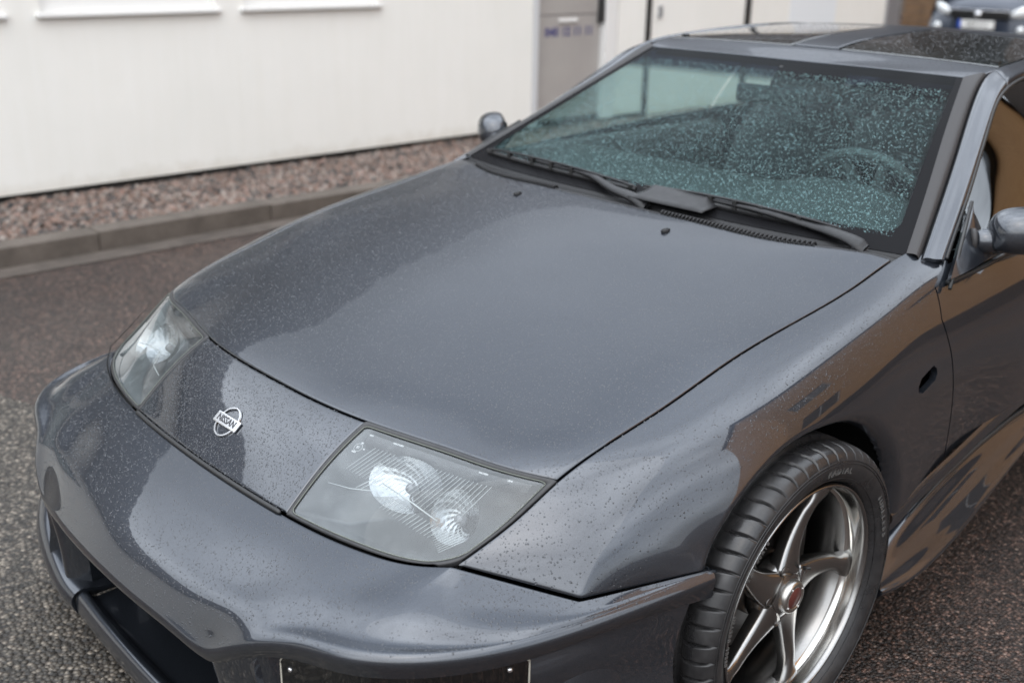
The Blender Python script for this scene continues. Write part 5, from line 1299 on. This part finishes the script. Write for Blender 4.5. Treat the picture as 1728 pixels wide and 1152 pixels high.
BLUEP = mat('dark_blue_paint', (.016,.024,.042), .4, .2, .5); PLATEW = mat('plate_white', (.75,.75,.72), .4); EUBLUE = mat('plate_blue', (.02,.08,.45), .4)
def second_car():
    r = root('parked_hatchback', 'dark blue hatchback facing the camera, out of focus at the far end of the yard', 'car', (-5.3, 16.5, 0))
    cx, yf = -5.33, 13.9     # centre, front plane; this car faces -y
    def X(a): return cx+a
    # body front: sections across (x), rows from bonnet base down to the sill
    rows = [(.62,1.00,1.15,.60),(.30,.95,1.00,.66),(.12,.86,.90,.72),(.04,.78,.80,.78),(.0,.66,.66,.82),(-.02,.55,.55,.85),(-.03,.42,.42,.87),(-.02,.30,.30,.87),(.02,.20,.20,.86)]
    G = []
    for dy, zc, _, hw in rows:
        G.append([(X(t*hw), yf+dy+.30*abs(t)**3.2, zc-.05*abs(t)**3*(1 if zc > .75 else 0)) for t in np.linspace(-1, 1, 13)])
    Sx = Surf(np.array(G)); V, Fc = sheet(Sx.grid(np.linspace(0, 12, 60), np.linspace(0, 8, 60)), None, 0); b = mesh('body', V, Fc, BLUEP, r, hint=(0,-1,.5))
    # flanks and rear
    prof = [(.25,.20),(.30,.30),(.30,.66),(.40,.86),(.62,1.0),(1.25,1.05),(2.0,1.45),(3.0,1.50),(3.9,1.25),(4.1,.80),(4.15,.35),(4.1,.20)]
    V = []
    for s in (-1, 1):
        for dy, z in prof: V.append((X(s*.86*(1 if z < 1.06 else .82)), yf+dy, z))
    n = len(prof); Fc = [tuple(range(n)), tuple(range(2*n-1, n-1, -1))]+[(i, i+1, n+i+1, n+i) for i in range(5, n-1)]
    mesh('cabin_shell', V, Fc, BLUEP, r, False)
    V = [(X(-.70), yf+1.22, 1.06), (X(.70), yf+1.22, 1.06), (X(.60), yf+1.98, 1.46), (X(-.60), yf+1.98, 1.46)]; mesh('front_window', V, [(0,1,2,3)], ROOFGLASS, r, False)
    # grille, lower intake, plate
    bxo('grille', (X(-.42), X(.42), yf-.035, yf+.03, .63, .73), SEAL, b, .01); bxo('grille_trim', (X(-.44), X(.44), yf-.040, yf-.02, .730, .748), CHROME, b, .004)
    V, Fc = tube([(X(0), yf-.05, .685), (X(0), yf-.06, .685)], [.045, .04], 20); mesh('grille_emblem', V, Fc, CHROME, b)
    bxo('lower_intake', (X(-.62), X(.62), yf-.055, yf+.03, .27, .42), SEAL, b, .01)
    p = bxo('number_plate', (X(-.26), X(.26), yf-.075, yf-.06, .495, .605), PLATEW, b, .003); bxo('plate_band', (X(-.26), X(-.215), yf-.079, yf-.0755, .495, .605), EUBLUE, p, 0)
    m = Matrix(((1, 0, 0, X(.02)), (0, 0, -1, yf-.0765), (0, 1, 0, .55), (0, 0, 0, 1)))
    text('BKE 512', .085, SEAL, 'plate_lettering', .0, .0005, p, m)
    for s in (-1, 1):
        V = []; K = 20
        for (r_, d) in ((1, 0), (.97, .02), (.75, .035), (.0, .042)):
            for k in range(K):
                t = 2*math.pi*k/K; x = .60+.17*r_*math.cos(t); z = .74+.075*r_*math.sin(t)+.05*(x-.6)/.17*1; V.append((X(s*x), yf+.02+.30*(x/.80)**3.2-.05-d, z))
        Fc = [(j*K+i, j*K+(i+1) % K, (j+1)*K+(i+1) % K, (j+1)*K+i) for j in range(3) for i in range(K)]; h = mesh('headlight', V, Fc, HLW, b)
        V, Fc = tube([(X(s*.60), yf+.02, .50), (X(s*.60), yf-.01, .50)], [.055, .05], 16); mesh('fog_lamp', V, Fc, HLW, b)
        V, Fc = tube([(X(s*.90), yf+1.35, 1.05), (X(s*1.0), yf+1.35, 1.07)], [.06, .07], 12); mesh('door_mirror', V, Fc, BLUEP, r)
        for yy in (.85, 3.3):
            P = []; 
            for k in range(28):
                t = 2*math.pi*k/28; P.append([(X(s*.68), yf+yy+.31*math.cos(t), .31+.31*math.sin(t)), (X(s*.865), yf+yy+.31*math.cos(t), .31+.31*math.sin(t)), (X(s*.87), yf+yy+.28*math.cos(t), .31+.28*math.sin(t)), (X(s*.86), yf+yy+.0*math.cos(t), .31)])
            V = np.array(P).reshape(-1, 3); mesh('wheel', V, gridfaces(28, 4, True), TYRE, r)
HLW = mat('frosted_headlight', (.72,.74,.74), .15, .2, .6)
second_car()

# ------------------------------------------------------------------ ochre brick building on the other side, mirrored in the flank
def b_ochre(nt, p, N, L):
    n = noise(N, L, 1.5, 6, .7); L(ramp(N, L, n, [(.3,(.62,.31,.125)), (.7,(.74,.40,.17))]), p.inputs['Base Color'])
OCHRE = mat('ochre_brick', (.4,.2,.08), .8, build=b_ochre); BRWN = mat('dark_brown_base', (.045,.032,.026), .7, build=b_conc((.035,.026,.022), (.06,.045,.038), 3)); DGLASS = mat('dark_window_glass', (.05,.06,.065), .08, 0, .5); ROOFD = mat('dark_roof_sheet', (.05,.05,.055), .5)
def ochre():
    r = root('ochre_building', 'ochre brick building with dark framed windows mirrored in the car flank', 'building', (13, 8, 0))
    for X0, ya, yb, zt, rows_ in ((9.5, 6.4, 60.0, 15.5, ((2.0, 3.9), (6.6, 8.6))),):
        wins = []; y = ya+1.0
        while y < yb-3: wins.append((y, y+2.6)); y += 8.6
        segs = []; edges = [1.1]
        for z0, z1 in rows_:
            e = ya
            for a, b in wins: segs.append(box(X0, X0+.3, e, a, z0, z1)); e = b
            segs.append(box(X0, X0+.3, e, yb, z0, z1)); edges += [z0, z1]
        edges.append(zt)
        for k in range(0, len(edges), 2): segs.append(box(X0, X0+.3, ya, yb, edges[k], edges[k+1]))
        segs.append(box(X0+.3, X0+8, ya, ya+.3, 0, zt)); segs.append(box(X0+.3, X0+8, yb-.3, yb, 0, zt))
        V, Fc = join(segs); mesh('wall', V, Fc, OCHRE, r, False)
        V, Fc = box(X0-.02, X0+.28, ya, yb, 0, 1.1); mesh('base_storey', V, Fc, BRWN, r, False)
        V, Fc = box(X0-.45, X0+8.2, ya-.3, yb+.3, zt, zt+.3); mesh('roof', V, Fc, ROOFD, r, False)
        for a, b in wins:
            for z0, z1 in rows_:
                w = bxo('window', (X0+.12, X0+.16, a, b, z0, z1), DGLASS, r, 0)
                for q in ((a, a+.07), ((a+b)/2-.03, (a+b)/2+.03), (b-.07, b)): bxo('window_frame', (X0+.08, X0+.12, q[0], q[1], z0, z1), WHITEFRAME, w, 0)
ochre()
def far_block(name, label, x0, x1, y, h, m):  # unseen block, added and made tall so roof and glass mirror less sky
    r = root(name, label, 'building', ((x0+x1)/2, y+4, 0))
    V, Fc = box(x0, x1, y, y+8, 0, h); mesh('wall', V, Fc, m, r, False); V, Fc = box(x0-.4, x1+.4, y-.4, y+8.4, h, h+.35); mesh('roof', V, Fc, ROOFD, r, False)
    x = x0+1.2
    while x < x1-1.6: bxo('window', (x, x+1.2, y-.02, y-.003, 1.2, 2.8), DGLASS, r, 0); bxo('window', (x, x+1.2, y-.02, y-.003, 4.2, 5.8), DGLASS, r, 0); x += 2.6
far_block('dark_reflection_block', 'unseen dark block added beyond the yard wall to darken the roof glass reflection', -30.0, -13.2, 27.0, 16.0, BRWN)
far_block('dark_reflection_block', 'taller unseen dark block added nearer the ochre building to darken roof and window reflections', -11.0, 9.2, 29.0, 19.0, BRWN)
